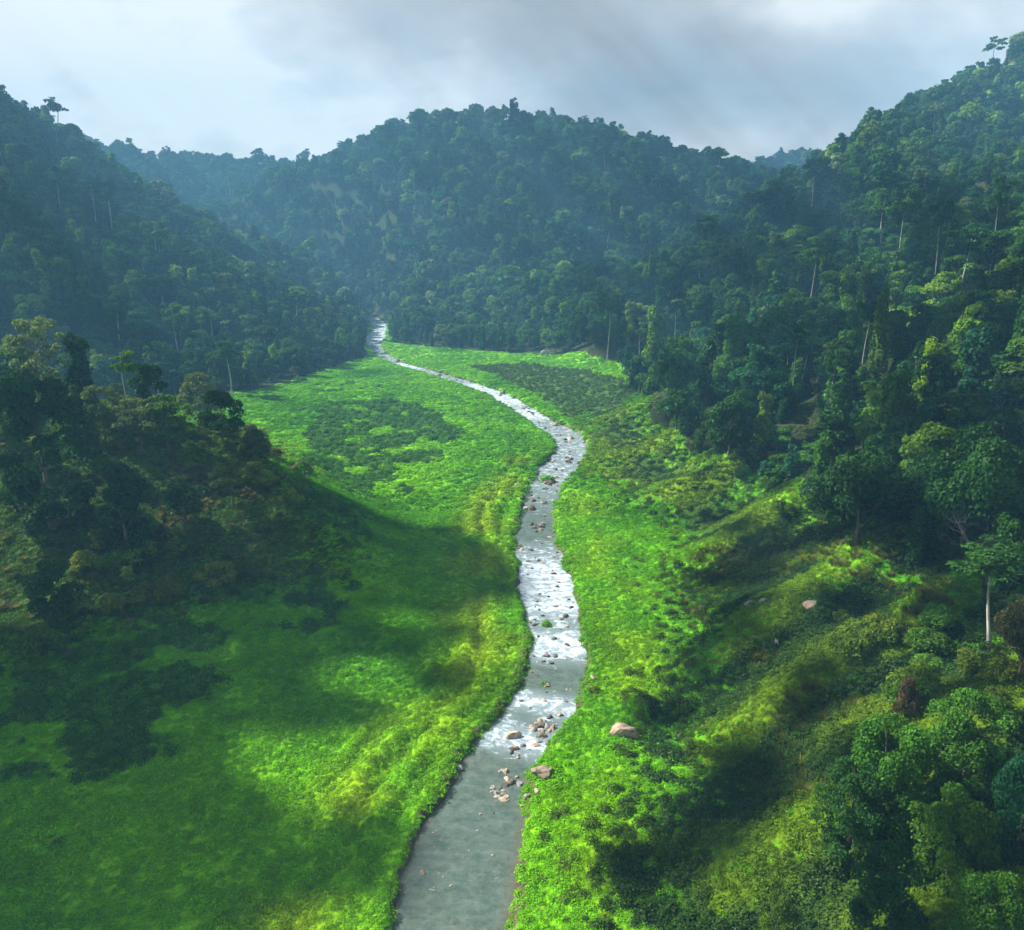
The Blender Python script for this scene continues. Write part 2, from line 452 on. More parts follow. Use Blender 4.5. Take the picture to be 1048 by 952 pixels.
def leaf_mat(name='leaves'):
    m, nt, L, out = newmat(name)
    at = N(nt, 'ShaderNodeAttribute', attribute_name='tint', attribute_type='INSTANCER')
    va = N(nt, 'ShaderNodeAttribute', attribute_name='vary')
    oi = N(nt, 'ShaderNodeObjectInfo')
    mr = N(nt, 'ShaderNodeMapRange', i_From_Min=0.0, i_From_Max=1.0, i_To_Min=0.82, i_To_Max=1.18); L(oi.outputs['Random'], mr.inputs[0])
    mu = N(nt, 'ShaderNodeMath', operation='MULTIPLY'); L(mr.outputs[0], mu.inputs[0]); L(va.outputs['Fac'], mu.inputs[1])
    mx = N(nt, 'ShaderNodeVectorMath', operation='SCALE'); L(at.outputs['Color'], mx.inputs[0]); L(mu.outputs[0], mx.inputs['Scale'])
    d = N(nt, 'ShaderNodeBsdfDiffuse'); L(mx.outputs[0], d.inputs[0])
    tv = N(nt, 'ShaderNodeVectorMath', operation='MULTIPLY'); L(mx.outputs[0], tv.inputs[0]); tv.inputs[1].default_value = (1.35, 1.15, 0.6)
    t = N(nt, 'ShaderNodeBsdfTranslucent'); L(tv.outputs[0], t.inputs[0])
    ms = N(nt, 'ShaderNodeMixShader'); ms.inputs[0].default_value = 0.36; L(d.outputs[0], ms.inputs[1]); L(t.outputs[0], ms.inputs[2])
    g = N(nt, 'ShaderNodeBsdfGlossy'); g.inputs['Roughness'].default_value = 0.45; g.inputs[0].default_value = (0.8, 0.9, 1, 1)
    m2 = N(nt, 'ShaderNodeMixShader'); m2.inputs[0].default_value = 0.005; L(ms.outputs[0], m2.inputs[1]); L(g.outputs[0], m2.inputs[2])
    L(m2.outputs[0], out.inputs[0])
    return m


def bark_mat(name, c1, c2):
    m, nt, L, out = newmat(name)
    geo = N(nt, 'ShaderNodeNewGeometry')
    mp = N(nt, 'ShaderNodeMapping'); mp.inputs['Scale'].default_value = (3, 3, 0.5); L(geo.outputs['Position'], mp.inputs[0])
    n = N(nt, 'ShaderNodeTexNoise', i_Scale=1.2, i_Detail=4.0); L(mp.outputs[0], n.inputs['Vector'])
    cr = N(nt, 'ShaderNodeValToRGB'); L(n.outputs['Fac'], cr.inputs[0])
    cr.color_ramp.elements[0].position = 0.35; cr.color_ramp.elements[0].color = (*c1, 1)
    cr.color_ramp.elements[1].position = 0.62; cr.color_ramp.elements[1].color = (*c2, 1)
    bp = N(nt, 'ShaderNodeBump', i_Strength=0.6, i_Distance=0.1); L(n.outputs['Fac'], bp.inputs['Height'])
    d = N(nt, 'ShaderNodeBsdfPrincipled'); d.inputs['Roughness'].default_value = 0.85
    L(cr.outputs[0], d.inputs['Base Color']); L(bp.outputs[0], d.inputs['Normal']); L(d.outputs[0], out.inputs[0])
    return m


def rock_mat(name, c1, c2, c3):
    m, nt, L, out = newmat(name)
    geo = N(nt, 'ShaderNodeNewGeometry')
    oi = N(nt, 'ShaderNodeObjectInfo')
    n = N(nt, 'ShaderNodeTexNoise', i_Scale=1.1, i_Detail=7.0, i_Roughness=0.65, i_Distortion=0.6); L(geo.outputs['Position'], n.inputs['Vector'])
    cr = N(nt, 'ShaderNodeValToRGB'); L(n.outputs['Fac'], cr.inputs[0])
    cr.color_ramp.elements[0].position = 0.32; cr.color_ramp.elements[0].color = (*c1, 1)
    cr.color_ramp.elements[1].position = 0.68; cr.color_ramp.elements[1].color = (*c3, 1)
    e = cr.color_ramp.elements.new(0.5); e.color = (*c2, 1)
    sc = N(nt, 'ShaderNodeMapRange', i_To_Min=0.7, i_To_Max=1.25); L(oi.outputs['Random'], sc.inputs[0])
    mx = N(nt, 'ShaderNodeVectorMath', operation='SCALE'); L(cr.outputs[0], mx.inputs[0]); L(sc.outputs[0], mx.inputs['Scale'])
    bp = N(nt, 'ShaderNodeBump', i_Strength=0.7, i_Distance=0.15); L(n.outputs['Fac'], bp.inputs['Height'])
    d = N(nt, 'ShaderNodeBsdfPrincipled'); d.inputs['Roughness'].default_value = 0.8
    L(mx.outputs[0], d.inputs['Base Color']); L(bp.outputs[0], d.inputs['Normal']); L(d.outputs[0], out.inputs[0])
    return m


def water_mat():
    m, nt, L, out = newmat('stream_water')
    geo = N(nt, 'ShaderNodeNewGeometry')
    fo = N(nt, 'ShaderNodeAttribute', attribute_name='riffle')
    uvw = N(nt, 'ShaderNodeAttribute', attribute_name='flow')
    n = N(nt, 'ShaderNodeTexNoise', i_Scale=1.6, i_Detail=5.0, i_Roughness=0.65); L(geo.outputs['Position'], n.inputs['Vector'])
    n2 = N(nt, 'ShaderNodeTexNoise', i_Scale=1.0, i_Detail=6.0, i_Roughness=0.7, i_Distortion=0.8); L(uvw.outputs['Vector'], n2.inputs['Vector'])
    st = N(nt, 'ShaderNodeMapRange', i_From_Min=0, i_From_Max=1, i_To_Min=0.45, i_To_Max=0.9); L(fo.outputs['Fac'], st.inputs[0])
    bp = N(nt, 'ShaderNodeBump', i_Distance=0.22); L(n.outputs['Fac'], bp.inputs['Height']); L(st.outputs[0], bp.inputs['Strength'])
    # foam: broken streaks where the bed is shallow
    a = N(nt, 'ShaderNodeMath', operation='MULTIPLY_ADD'); L(fo.outputs['Fac'], a.inputs[0]); a.inputs[1].default_value = 0.22; L(n2.outputs['Fac'], a.inputs[2])
    fr = N(nt, 'ShaderNodeMapRange', i_From_Min=0.655, i_From_Max=0.81, i_To_Min=0, i_To_Max=0.85); L(a.outputs[0], fr.inputs[0])
    n3 = N(nt, 'ShaderNodeTexNoise', i_Scale=0.9, i_Detail=7.0, i_Roughness=0.72); L(uvw.outputs['Vector'], n3.inputs['Vector'])
    cr = N(nt, 'ShaderNodeValToRGB'); L(n3.outputs['Fac'], cr.inputs[0])
    cr.color_ramp.elements[0].position = 0.36; cr.color_ramp.elements[0].color = (0.040, 0.070, 0.058, 1)
    cr.color_ramp.elements[1].position = 0.68; cr.color_ramp.elements[1].color = (0.105, 0.145, 0.122, 1)
    sh = N(nt, 'ShaderNodeAttribute', attribute_name='shore')
    sa = N(nt, 'ShaderNodeMath', operation='MULTIPLY_ADD'); L(n.outputs['Fac'], sa.inputs[0]); sa.inputs[1].default_value = 0.5; L(sh.outputs['Fac'], sa.inputs[2])
    sm = N(nt, 'ShaderNodeMapRange', i_From_Min=0.95, i_From_Max=1.25, i_To_Min=0, i_To_Max=0.85); L(sa.outputs[0], sm.inputs[0])
    mb = N(nt, 'ShaderNodeMix', data_type='RGBA'); L(sm.outputs[0], mb.inputs[0]); L(cr.outputs[0], mb.inputs[6]); mb.inputs[7].default_value = (0.10, 0.085, 0.050, 1)
    vo = N(nt, 'ShaderNodeTexVoronoi', i_Scale=1.7, i_Randomness=1.0); L(geo.outputs['Position'], vo.inputs['Vector'])
    bed = N(nt, 'ShaderNodeMapRange', i_From_Min=0.05, i_From_Max=0.45, i_To_Min=0.85, i_To_Max=0.1); L(vo.outputs['Distance'], bed.inputs[0])
    n5 = N(nt, 'ShaderNodeTexNoise', i_Scale=0.16, i_Detail=3.0); L(geo.outputs['Position'], n5.inputs['Vector'])
    sh2 = N(nt, 'ShaderNodeMapRange', i_From_Min=0.42, i_From_Max=0.6, i_To_Min=0.0, i_To_Max=1.0); L(n5.outputs['Fac'], sh2.inputs[0])
    bf = N(nt, 'ShaderNodeMath', operation='MULTIPLY'); L(bed.outputs[0], bf.inputs[0]); L(sh2.outputs[0], bf.inputs[1])
    bc = N(nt, 'ShaderNodeMix', data_type='RGBA'); L(vo.outputs['Color'], bc.inputs[0]); bc.inputs[6].default_value = (0.030, 0.034, 0.026, 1); bc.inputs[7].default_value = (0.17, 0.15, 0.11, 1)
    mb2 = N(nt, 'ShaderNodeMix', data_type='RGBA'); L(bf.outputs[0], mb2.inputs[0]); L(mb.outputs[2], mb2.inputs[6]); L(bc.outputs[2], mb2.inputs[7]); mb = mb2
    w = N(nt, 'ShaderNodeBsdfPrincipled'); w.inputs['Roughness'].default_value = 0.10; w.inputs['IOR'].default_value = 1.33
    w.inputs['Specular IOR Level'].default_value = 0.9
    rm = N(nt, 'ShaderNodeMapRange', i_From_Min=0.2, i_From_Max=1.0, i_To_Min=0, i_To_Max=0.75); L(fo.outputs['Fac'], rm.inputs[0])
    mw = N(nt, 'ShaderNodeMix', data_type='RGBA'); L(rm.outputs[0], mw.inputs[0]); L(mb.outputs[2], mw.inputs[6]); mw.inputs[7].default_value = (0.24, 0.31, 0.36, 1)
    L(mw.outputs[2], w.inputs['Base Color']); L(bp.outputs[0], w.inputs['Normal'])
    f = N(nt, 'ShaderNodeBsdfDiffuse'); f.inputs[0].default_value = (0.52, 0.59, 0.65, 1)
    ms = N(nt, 'ShaderNodeMixShader'); L(fr.outputs[0], ms.inputs[0]); L(w.outputs[0], ms.inputs[1]); L(f.outputs[0], ms.inputs[2])
    L(ms.outputs[0], out.inputs[0])
    return m


ground_mat(); leaf_mat(); water_mat()
bark_mat('brown_bark', (0.06, 0.045, 0.03), (0.14, 0.11, 0.08))
bark_mat('dead_wood', (0.06, 0.055, 0.05), (0.14, 0.13, 0.12))
bark_mat('pale_bark', (0.16, 0.15, 0.13), (0.46, 0.44, 0.40))
rock_mat('pink_granite', (0.12, 0.085, 0.06), (0.34, 0.25, 0.18), (0.44, 0.36, 0.28))
rock_mat('grey_stone', (0.10, 0.10, 0.09), (0.24, 0.23, 0.21), (0.42, 0.40, 0.37))
rock_mat('wet_stone', (0.035, 0.032, 0.028), (0.09, 0.075, 0.06), (0.20, 0.16, 0.13))

# ------------------------------------------------------------------ mesh helpers


def mesh_np(name, verts, quads, mats, mat_idx=None, smooth=False):
    """quads: (n,4) array; a triangle repeats nothing: pass (n,3) instead"""
    me = bpy.data.meshes.new(name)
    verts = np.asarray(verts, np.float32); quads = np.asarray(quads, np.int32)
    k = quads.shape[1]
    me.vertices.add(len(verts)); me.vertices.foreach_set('co', verts.ravel())
    me.loops.add(quads.size); me.loops.foreach_set('vertex_index', quads.ravel())
    me.polygons.add(len(quads)); me.polygons.foreach_set('loop_start', np.arange(0, quads.size, k, dtype=np.int32))
    if smooth: me.polygons.foreach_set('use_smooth', np.ones(len(quads), bool))
    for m in mats: me.materials.append(MAT[m])
    if mat_idx is not None: me.polygons.foreach_set('material_index', np.asarray(mat_idx, np.int32))
    me.update(calc_edges=True)
    return me


def link(name, me, parent=None, kind=None, label=None, cat=None, group=None, loc=None):
    o = bpy.data.objects.new(name, me); C.objects.link(o)
    if parent: o.parent = parent
    if kind: o['kind'] = kind
    if label: o['label'] = label
    if cat: o['category'] = cat
    if group: o['group'] = group
    if loc is not None: o.location = loc
    return o


# ------------------------------------------------------------------ ground and water
ny, nx = GX.shape
idx = np.arange(ny * nx).reshape(ny, nx)
q = np.stack([idx[:-1, :-1], idx[:-1, 1:], idx[1:, 1:], idx[1:, :-1]], -1).reshape(-1, 4)
gm = mesh_np('ground', np.stack([GX, GY, HZ], -1).reshape(-1, 3), q, ['plant_covered_ground'], smooth=True)
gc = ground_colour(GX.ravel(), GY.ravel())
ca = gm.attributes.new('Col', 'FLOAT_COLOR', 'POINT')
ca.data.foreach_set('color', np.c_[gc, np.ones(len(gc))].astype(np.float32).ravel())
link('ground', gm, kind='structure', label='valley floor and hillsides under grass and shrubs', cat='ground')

# water: a ribbon across the channel, a little lower than the banks
qs = np.arange(0, _q[np.argmax(RC[:, 1] > 715)], 1.2)
cx_ = np.interp(qs, _q, RC[:, 0]); cy_ = np.interp(qs, _q, RC[:, 1]); wd = np.interp(qs, _q, RW) + 1.6
tx = np.gradient(cx_); ty = np.gradient(cy_); ll = np.hypot(tx, ty); tx /= ll; ty /= ll
NA = 15
s = np.linspace(-1, 1, NA)
VX = cx_[:, None] + (ty * wd)[:, None] * s; VY = cy_[:, None] - (tx * wd)[:, None] * s
rif = sstep(0.0, 0.45, fbm(qs, qs * 0, 26, 2, 141)) * 0.6 + 0.7 * sstep(150, 210, cy_)
for (u, v), rr in (((510, 757), 3.5), ((560, 610), 6), ((548, 720), 3), ((565, 590), 6), ((575, 660), 3)):
    px_, py_ = P0(u, v); rif = rif + np.exp(-((cy_ - py_) / rr) ** 2)
rif = np.clip(rif, 0, 1.1) * sstep(60, 90, cy_)
RIF = np.repeat(rif[:, None], NA, 1)
VZ = 0.03 * fbm(VX, VY, 1.5, 2, 99) + RIF * 0.10 * fbm(VX, VY, 0.9, 2, 98)
ii = np.arange(VX.size).reshape(VX.shape)
q = np.stack([ii[:-1, :-1], ii[:-1, 1:], ii[1:, 1:], ii[1:, :-1]], -1).reshape(-1, 4)
wm = mesh_np('stream', np.stack([VX, VY, VZ], -1).reshape(-1, 3), q, ['stream_water'], smooth=True)
wa = wm.attributes.new('riffle', 'FLOAT', 'POINT'); wa.data.foreach_set('value', RIF.astype(np.float32).ravel())
fa = wm.attributes.new('flow', 'FLOAT_VECTOR', 'POINT')
fa.data.foreach_set('vector', np.stack([(s[None, :] * wd[:, None]) * 0.55, np.repeat(qs[:, None], NA, 1) * 0.8, VX * 0], -1).astype(np.float32).ravel())
sa_ = wm.attributes.new('shore', 'FLOAT', 'POINT'); sa_.data.foreach_set('value', np.repeat(np.abs(s)[None, :], len(qs), 0).astype(np.float32).ravel())
link('stream', wm, kind='structure', label='shallow stream winding down the middle of the valley', cat='stream')

# ------------------------------------------------------------------ plants


def leaf_quads(cent, nrm, size, rs, aspect=0.6):
    n = len(cent)
    nrm = nrm / np.maximum(np.linalg.norm(nrm, axis=1, keepdims=True), 1e-6)
    r = rs.normal(size=(n, 3)); a = np.cross(nrm, r); a /= np.maximum(np.linalg.norm(a, axis=1, keepdims=True), 1e-6)
    b = np.cross(nrm, a)
    sz = (size * rs.uniform(0.6, 1.35, n))[:, None] if np.ndim(size) == 0 else size[:, None]
    V = np.stack([cent + a * sz, cent + b * sz * aspect + nrm * sz * 0.12, cent - a * sz, cent - b * sz * aspect + nrm * sz * 0.12], 1)
    return V.reshape(-1, 3), np.arange(4 * n).reshape(n, 4)


def lump_leaves(lumps, n_per_m2, leaf, rs, tilt=0.55, under=0.25):
    """leaves spread over the shell of each lump; lumps = (x,y,z,rx,ry,rz)"""
    Cc, Nn, Va = [], [], []
    for (x, y, z, rx, ry, rz) in lumps:
        area = 4 * math.pi * ((rx * ry) ** 1.6 / 3 + (rx * rz) ** 1.6 / 3 + (ry * rz) ** 1.6 / 3) ** (1 / 1.6)
        n = max(8, int(area * n_per_m2))
        d = rs.normal(size=(n, 3)); d /= np.linalg.norm(d, axis=1, keepdims=True)
        low = (d[:, 2] < -0.2) & (rs.random(n) > under); d[low, 2] *= -1
        rad = rs.uniform(0.72, 1.06, n)[:, None]
        # break the shell into smaller tufts
        tf = 0.13 * np.sin(d[:, :1] * 7 + x * 3) * np.sin(d[:, 1:2] * 8 + y * 2) * np.sin(d[:, 2:] * 7 + z)
        c = np.array([x, y, z]) + d * (rad + tf) * np.array([rx, ry, rz])
        nn = d / np.array([rx, ry, rz]) * min(rx, ry, rz) + rs.normal(size=(n, 3)) * tilt + np.array([0, 0, 0.25])
        Cc.append(c); Nn.append(nn); Va.append(np.full(n, rs.uniform(0.78, 1.22)) * rs.uniform(0.75, 1.25, n))
    Cc = np.concatenate(Cc); Nn = np.concatenate(Nn); Va = np.concatenate(Va)
    V, Q = leaf_quads(Cc, Nn, leaf, rs)
    return V, Q, Va


def tube(path, radii, sides=6):
    path = np.asarray(path, float); n = len(path)
    V = []; Q = []
    t = np.gradient(path, axis=0); t /= np.maximum(np.linalg.norm(t, axis=1, keepdims=True), 1e-9)
    up = np.array([0.3, 0.95, 0.1]); a = np.cross(t, up); a /= np.linalg.norm(a, axis=1, keepdims=True); b = np.cross(t, a)
    for i in range(n):
        for k in range(sides):
            an = 2 * math.pi * k / sides
            V.append(path[i] + radii[i] * (math.cos(an) * a[i] + math.sin(an) * b[i]))
    for i in range(n - 1):
        for k in range(sides):
            k2 = (k + 1) % sides
            Q.append((i * sides + k, i * sides + k2, (i + 1) * sides + k2, (i + 1) * sides + k))
    return np.array(V), np.array(Q)


def join(parts):
    Vs, Qs, o = [], [], 0
    for V, Q in parts:
        Vs.append(V); Qs.append(Q + o); o += len(V)
    return np.concatenate(Vs), np.concatenate(Qs)


def woody(h, r, base_h, lumps, rs, lean=0.04, nlimb=7, sides=6):
    """tapered, slightly bent trunk with limbs running to the lumps of the crown"""
    m = 8; lx, ly = rs.normal() * lean * h, rs.normal() * lean * h
    zz = np.linspace(-1.0, h, m); tt = np.clip(zz / h, 0, 1)
    bx = 0.02 * h * np.sin(tt * 4 + rs.uniform(0, 6)); by = 0.02 * h * np.sin(tt * 5 + rs.uniform(0, 6))
    path = np.stack([lx * tt**2 + bx - bx[0], ly * tt**2 + by - by[0], zz], 1)
    rad = r * (1.25 * np.exp(-tt * 12) * 0.5 + 1 - 0.78 * tt)
    parts = [tube(path, rad, sides)]
    sel = rs.permutation(len(lumps))[:nlimb]
    for i in sel:
        x, y, z = lumps[i][:3]
        f = np.clip((max(base_h, z - 0.35 * h) / h), 0.2, 0.9)
        s0 = np.array([np.interp(f, tt, path[:, 0]), np.interp(f, tt, path[:, 1]), f * h])
        e = np.array([x, y, z]); mid = (s0 + e) / 2 + np.array([0, 0, -0.08 * h]) * rs.uniform(0.2, 1)
        parts.append(tube([s0, mid, e], [r * 0.32, r * 0.18, r * 0.05], 5))
    return join(parts)


def crown_lumps(kind, h, w, rs):
    """where the leaf masses of a crown sit"""
    L = []; R = w / 2
    if kind == 'round':
        z0, z1 = 0.35 * h, 0.98 * h
        for i in range(22):
            a = rs.uniform(0, 6.283); t = rs.random() ** 0.8
            zz = z0 + (z1 - z0) * t; rr = R * math.sqrt(max(0.02, 1 - ((t - 0.42) / 0.62) ** 2)) * rs.uniform(0.45, 0.82)
            s_ = R * rs.uniform(0.24, 0.42)
            L.append((rr * math.cos(a), rr * math.sin(a), zz - s_ * 0.5, s_, s_, s_ * rs.uniform(0.6, 0.85)))
    elif kind == 'dome':
        for i in range(46):
            a = rs.uniform(0, 6.283); t = rs.random()
            zz = h * (0.06 + 0.92 * t); rr = R * math.sqrt(max(0.03, 1 - ((t - 0.38) / 0.66) ** 2)) * rs.uniform(0.45, 0.9)
            s_ = R * rs.uniform(0.17, 0.34)
            L.append((rr * math.cos(a), rr * math.sin(a), zz - s_ * 0.5, s_, s_, s_ * rs.uniform(0.6, 1.0)))
    elif kind == 'tall':
        z0, z1 = 0.18 * h, 0.97 * h
        for i in range(24):
            a = rs.uniform(0, 6.283); t = rs.random()
            zz = z0 + (z1 - z0) * t; rr = R * (1 - 0.55 * t) * rs.uniform(0.3, 0.75)
            s_ = R * rs.uniform(0.26, 0.44) * (1.1 - 0.4 * t)
            L.append((rr * math.cos(a), rr * math.sin(a), zz - s_ * 0.5, s_, s_, s_ * rs.uniform(0.7, 1.3)))
    elif kind == 'draped':                               # a tree hung all over with creepers
        a0 = rs.uniform(0, 6.283)
        for i in range(30):
            a = a0 + rs.uniform(0, 6.283); t = (i + rs.random()) / 30
            zz = 0.04 * h + 0.93 * h * t; rr = R * (0.55 - 0.25 * t + 0.2 * math.sin(t * 9 + a0)) * rs.uniform(0.4, 1)
            s_ = R * rs.uniform(0.28, 0.42)
            L.append((rr * math.cos(a), rr * math.sin(a), zz - s_ * 0.4, s_, s_, s_ * rs.uniform(1.1, 1.9)))
    elif kind == 'umbrella':                             # high flat tiers on a bare trunk
        for i in range(16):
            a = rs.uniform(0, 6.283); t = rs.random(); rr = R * rs.uniform(0.2, 0.85)
            zz = h * (0.97 - 0.27 * t - 0.10 * (rr / R) ** 2); s_ = R * rs.uniform(0.22, 0.36)
            L.append((rr * math.cos(a), rr * math.sin(a), zz - s_ * 0.3, s_, s_, s_ * rs.uniform(0.35, 0.5)))
    elif kind == 'loose':                                # many small separate sprays
        for i in range(40):
            a = rs.uniform(0, 6.283); t = rs.random() ** 0.7
            zz = h * (0.35 + 0.62 * t); rr = R * math.sqrt(max(0.03, 1 - ((t - 0.35) / 0.72) ** 2)) * rs.uniform(0.3, 1.0)
            s_ = R * rs.uniform(0.13, 0.24)
            L.append((rr * math.cos(a), rr * math.sin(a), zz - s_ * 0.5, s_, s_, s_ * rs.uniform(0.45, 0.8)))
    elif kind == 'bush':
        for i in range(16):
            a = rs.uniform(0, 6.283); rr = R * math.sqrt(rs.random()) * 0.8
            s_ = R * rs.uniform(0.25, 0.42); zz = h * math.sqrt(max(0.05, 1 - (rr / R) ** 2)) * rs.uniform(0.55, 1) - s_ * 0.4
            L.append((rr * math.cos(a), rr * math.sin(a), max(zz, 0.1), s_, s_, s_ * rs.uniform(0.6, 0.9)))
    return L


PROTO = {}                                               # name -> crown mesh, trunk mesh, height, width


def proto(key, kind, h, w, dens, leaf, seed, bark='brown_bark', trunk_r=0.3, nlimb=7, tilt=0.55):
    rs = np.random.default_rng(seed)
    L = crown_lumps(kind, h, w, rs)
    V, Q, va = lump_leaves(L, dens, leaf, rs, tilt)
    cm = mesh_np('crown', V, Q, ['leaves'])
    a = cm.attributes.new('vary', 'FLOAT', 'FACE'); a.data.foreach_set('value', va.astype(np.float32))
    base = {'round': .35, 'tall': .2, 'draped': .1, 'dome': .1, 'umbrella': .76, 'loose': .35, 'bush': .1}[kind] * h
    TV, TQ = woody(h * 0.9, trunk_r, base, L, rs, nlimb=nlimb)
    tm = mesh_np('trunk', TV, TQ, [bark], smooth=True)
    # the two together, for the masses of far forest
    bm_ = mesh_np('whole', np.concatenate([V, TV]), np.concatenate([Q, TQ + len(V)]), ['leaves', bark],
                  np.r_[np.zeros(len(Q)), np.ones(len(TQ))])
    a = bm_.attributes.new('vary', 'FLOAT', 'FACE'); a.data.foreach_set('value', np.r_[va, np.ones(len(TQ))].astype(np.float32))
    PROTO[key] = (cm, tm, bm_, h, w, kind)


for i in range(4): proto(f'round{i}', 'round', 13, 11, 4.2, 0.42, 100 + i, trunk_r=0.3)
for i in range(3): proto(f'tall{i}', 'tall', 15, 8, 4.2, 0.40, 120 + i, trunk_r=0.28)
for i in range(3): proto(f'draped{i}', 'draped', 14, 6.5, 4.5, 0.38, 140 + i, trunk_r=0.28)
for i in range(3): proto(f'umbrella{i}', 'umbrella', 22, 11, 6.5, 0.40, 160 + i, bark='pale_bark', trunk_r=0.27, nlimb=5)
for i in range(2): proto(f'loose{i}', 'loose', 12, 10, 5, 0.33, 180 + i, bark='pale_bark', trunk_r=0.25, nlimb=14)
for i in range(2): proto(f'bush{i}', 'bush', 4, 6, 5, 0.30, 200 + i, trunk_r=0.12)
# far forest: the same trees with fewer, larger leaf masses
for i in range(4): proto(f'far_round{i}', 'round', 13, 11, 1.3, 0.85, 300 + i, trunk_r=0.3, nlimb=3)
for i in range(3): proto(f'far_tall{i}', 'tall', 15, 8, 1.3, 0.8, 320 + i, trunk_r=0.3, nlimb=3)
for i in range(2): proto(f'far_umbrella{i}', 'umbrella', 21, 10, 1.5, 0.8, 340 + i, bark='pale_bark', trunk_r=0.30, nlimb=2)
# close to the camera: finer leaves
for i in range(3): proto(f'near_round{i}', 'round', 10, 9, 13, 0.23, 400 + i, trunk_r=0.2, nlimb=10, tilt=0.7)
for i in range(3): proto(f'near_dome{i}', 'dome', 9, 9, 20, 0.165, 410 + i, trunk_r=0.2, nlimb=8, tilt=0.75)
for i in range(2): proto(f'near_loose{i}', 'loose', 9, 8, 16, 0.20, 420 + i, trunk_r=0.18, nlimb=14, tilt=0.7)
for i in range(3): proto(f'near_bush{i}', 'bush', 3.4, 5.5, 16, 0.18, 440 + i, trunk_r=0.1, tilt=0.7)
proto('big_dark', 'dome', 26, 17, 7, 0.38, 460, trunk_r=0.6, tilt=0.5)
proto('big_dark2', 'dome', 17, 11, 7, 0.34, 461, trunk_r=0.4, tilt=0.5)
proto('near_slim', 'umbrella', 18, 9, 11, 0.25, 470, bark='pale_bark', trunk_r=0.22, nlimb=12)
proto('spread', 'round', 14, 17, 9, 0.30, 480, trunk_r=0.35, nlimb=12, tilt=0.6)

DARK = (0.024, 0.080, 0.014); MID = (0.045, 0.130, 0.014); LITE = (0.095, 0.200, 0.012); YEL = (0.140, 0.250, 0.010)
TEAL = (0.022, 0.095, 0.040); PALE = (0.140, 0.220, 0.095); OLIVE = (0.050, 0.105, 0.014); BROWN = (0.075, 0.078, 0.032)
VDARK = (0.020, 0.070, 0.016)


def mixtint(x, y, rs):
    """crown colours of the forest: mostly dark and mid green with stray light, yellow and bluish trees"""
    n = len(x); r = rs.random(n)
    pal = np.array([DARK, MID, TEAL, OLIVE, LITE, YEL, PALE])
    pr = np.array([0.36, 0.29, 0.15, 0.09, 0.07, 0.02, 0.02]); k = np.searchsorted(np.cumsum(pr), r).clip(0, 6)
    c = pal[k] * rs.uniform(0.8, 1.25, (n, 1))
    # the canopy is yellower low on the right-hand slope
    m = (np.clip(1 - np.abs(y - 300) / 190, 0, 1) * (x > 40))[:, None]
    return c * (1 - m * 0.5) + c * np.array([1.35, 1.35, 0.8]) * m * 0.5


def scatter(name, pts, rotz, scl, idxs, tint, sources, tilt=None, **tags):
    """one object that sets copies of the source meshes on its points (for what nobody could count)"""
    me = bpy.data.meshes.new(name); n = len(pts)
    me.vertices.add(n); me.vertices.foreach_set('co', np.asarray(pts, np.float32).ravel())
    def at(nm, ty, field, v): a = me.attributes.new(nm, ty, 'POINT'); a.data.foreach_set(field, np.ascontiguousarray(v).ravel())
    rot = np.zeros((n, 3), np.float32); rot[:, 2] = rotz
    if tilt is not None: rot[:, :2] = tilt
    at('rot', 'FLOAT_VECTOR', 'vector', rot)
    at('scl', 'FLOAT_VECTOR', 'vector', np.asarray(scl, np.float32))
    at('pick', 'INT', 'value', np.asarray(idxs, np.int32))
    at('tint', 'FLOAT_COLOR', 'color', np.c_[tint, np.ones(n)].astype(np.float32))
    col = bpy.data.collections.new(name + '_plants')
    for i, m in enumerate(sources):
        col.objects.link(bpy.data.objects.new('%s_kind_%02d' % (name, i), m))
    ng = bpy.data.node_groups.new(name, 'GeometryNodeTree')
    ng.interface.new_socket('Geometry', in_out='INPUT', socket_type='NodeSocketGeometry')
    ng.interface.new_socket('Geometry', in_out='OUTPUT', socket_type='NodeSocketGeometry')
    gi = ng.nodes.new('NodeGroupInput'); go = ng.nodes.new('NodeGroupOutput')
    ip = ng.nodes.new('GeometryNodeInstanceOnPoints'); ci = ng.nodes.new('GeometryNodeCollectionInfo')
    ci.inputs['Collection'].default_value = col; ci.inputs['Separate Children'].default_value = True; ci.inputs['Reset Children'].default_value = True
    L = ng.links.new
    L(gi.outputs[0], ip.inputs['Points']); L(ci.outputs[0], ip.inputs['Instance']); ip.inputs['Pick Instance'].default_value = True
    for nm, ty, sock in (('pick', 'INT', 'Instance Index'), ('rot', 'FLOAT_VECTOR', 'Rotation'), ('scl', 'FLOAT_VECTOR', 'Scale')):
        na = ng.nodes.new('GeometryNodeInputNamedAttribute'); na.data_type = ty; na.inputs['Name'].default_value = nm
        o = [s_ for s_ in na.outputs if s_.enabled and s_.name == 'Attribute'][0]
        L(o, ip.inputs[sock])
    L(ip.outputs[0], go.inputs[0])
    o = link(name, me, **tags)
    md = o.modifiers.new('plants', 'NODES'); md.node_group = ng
    return o


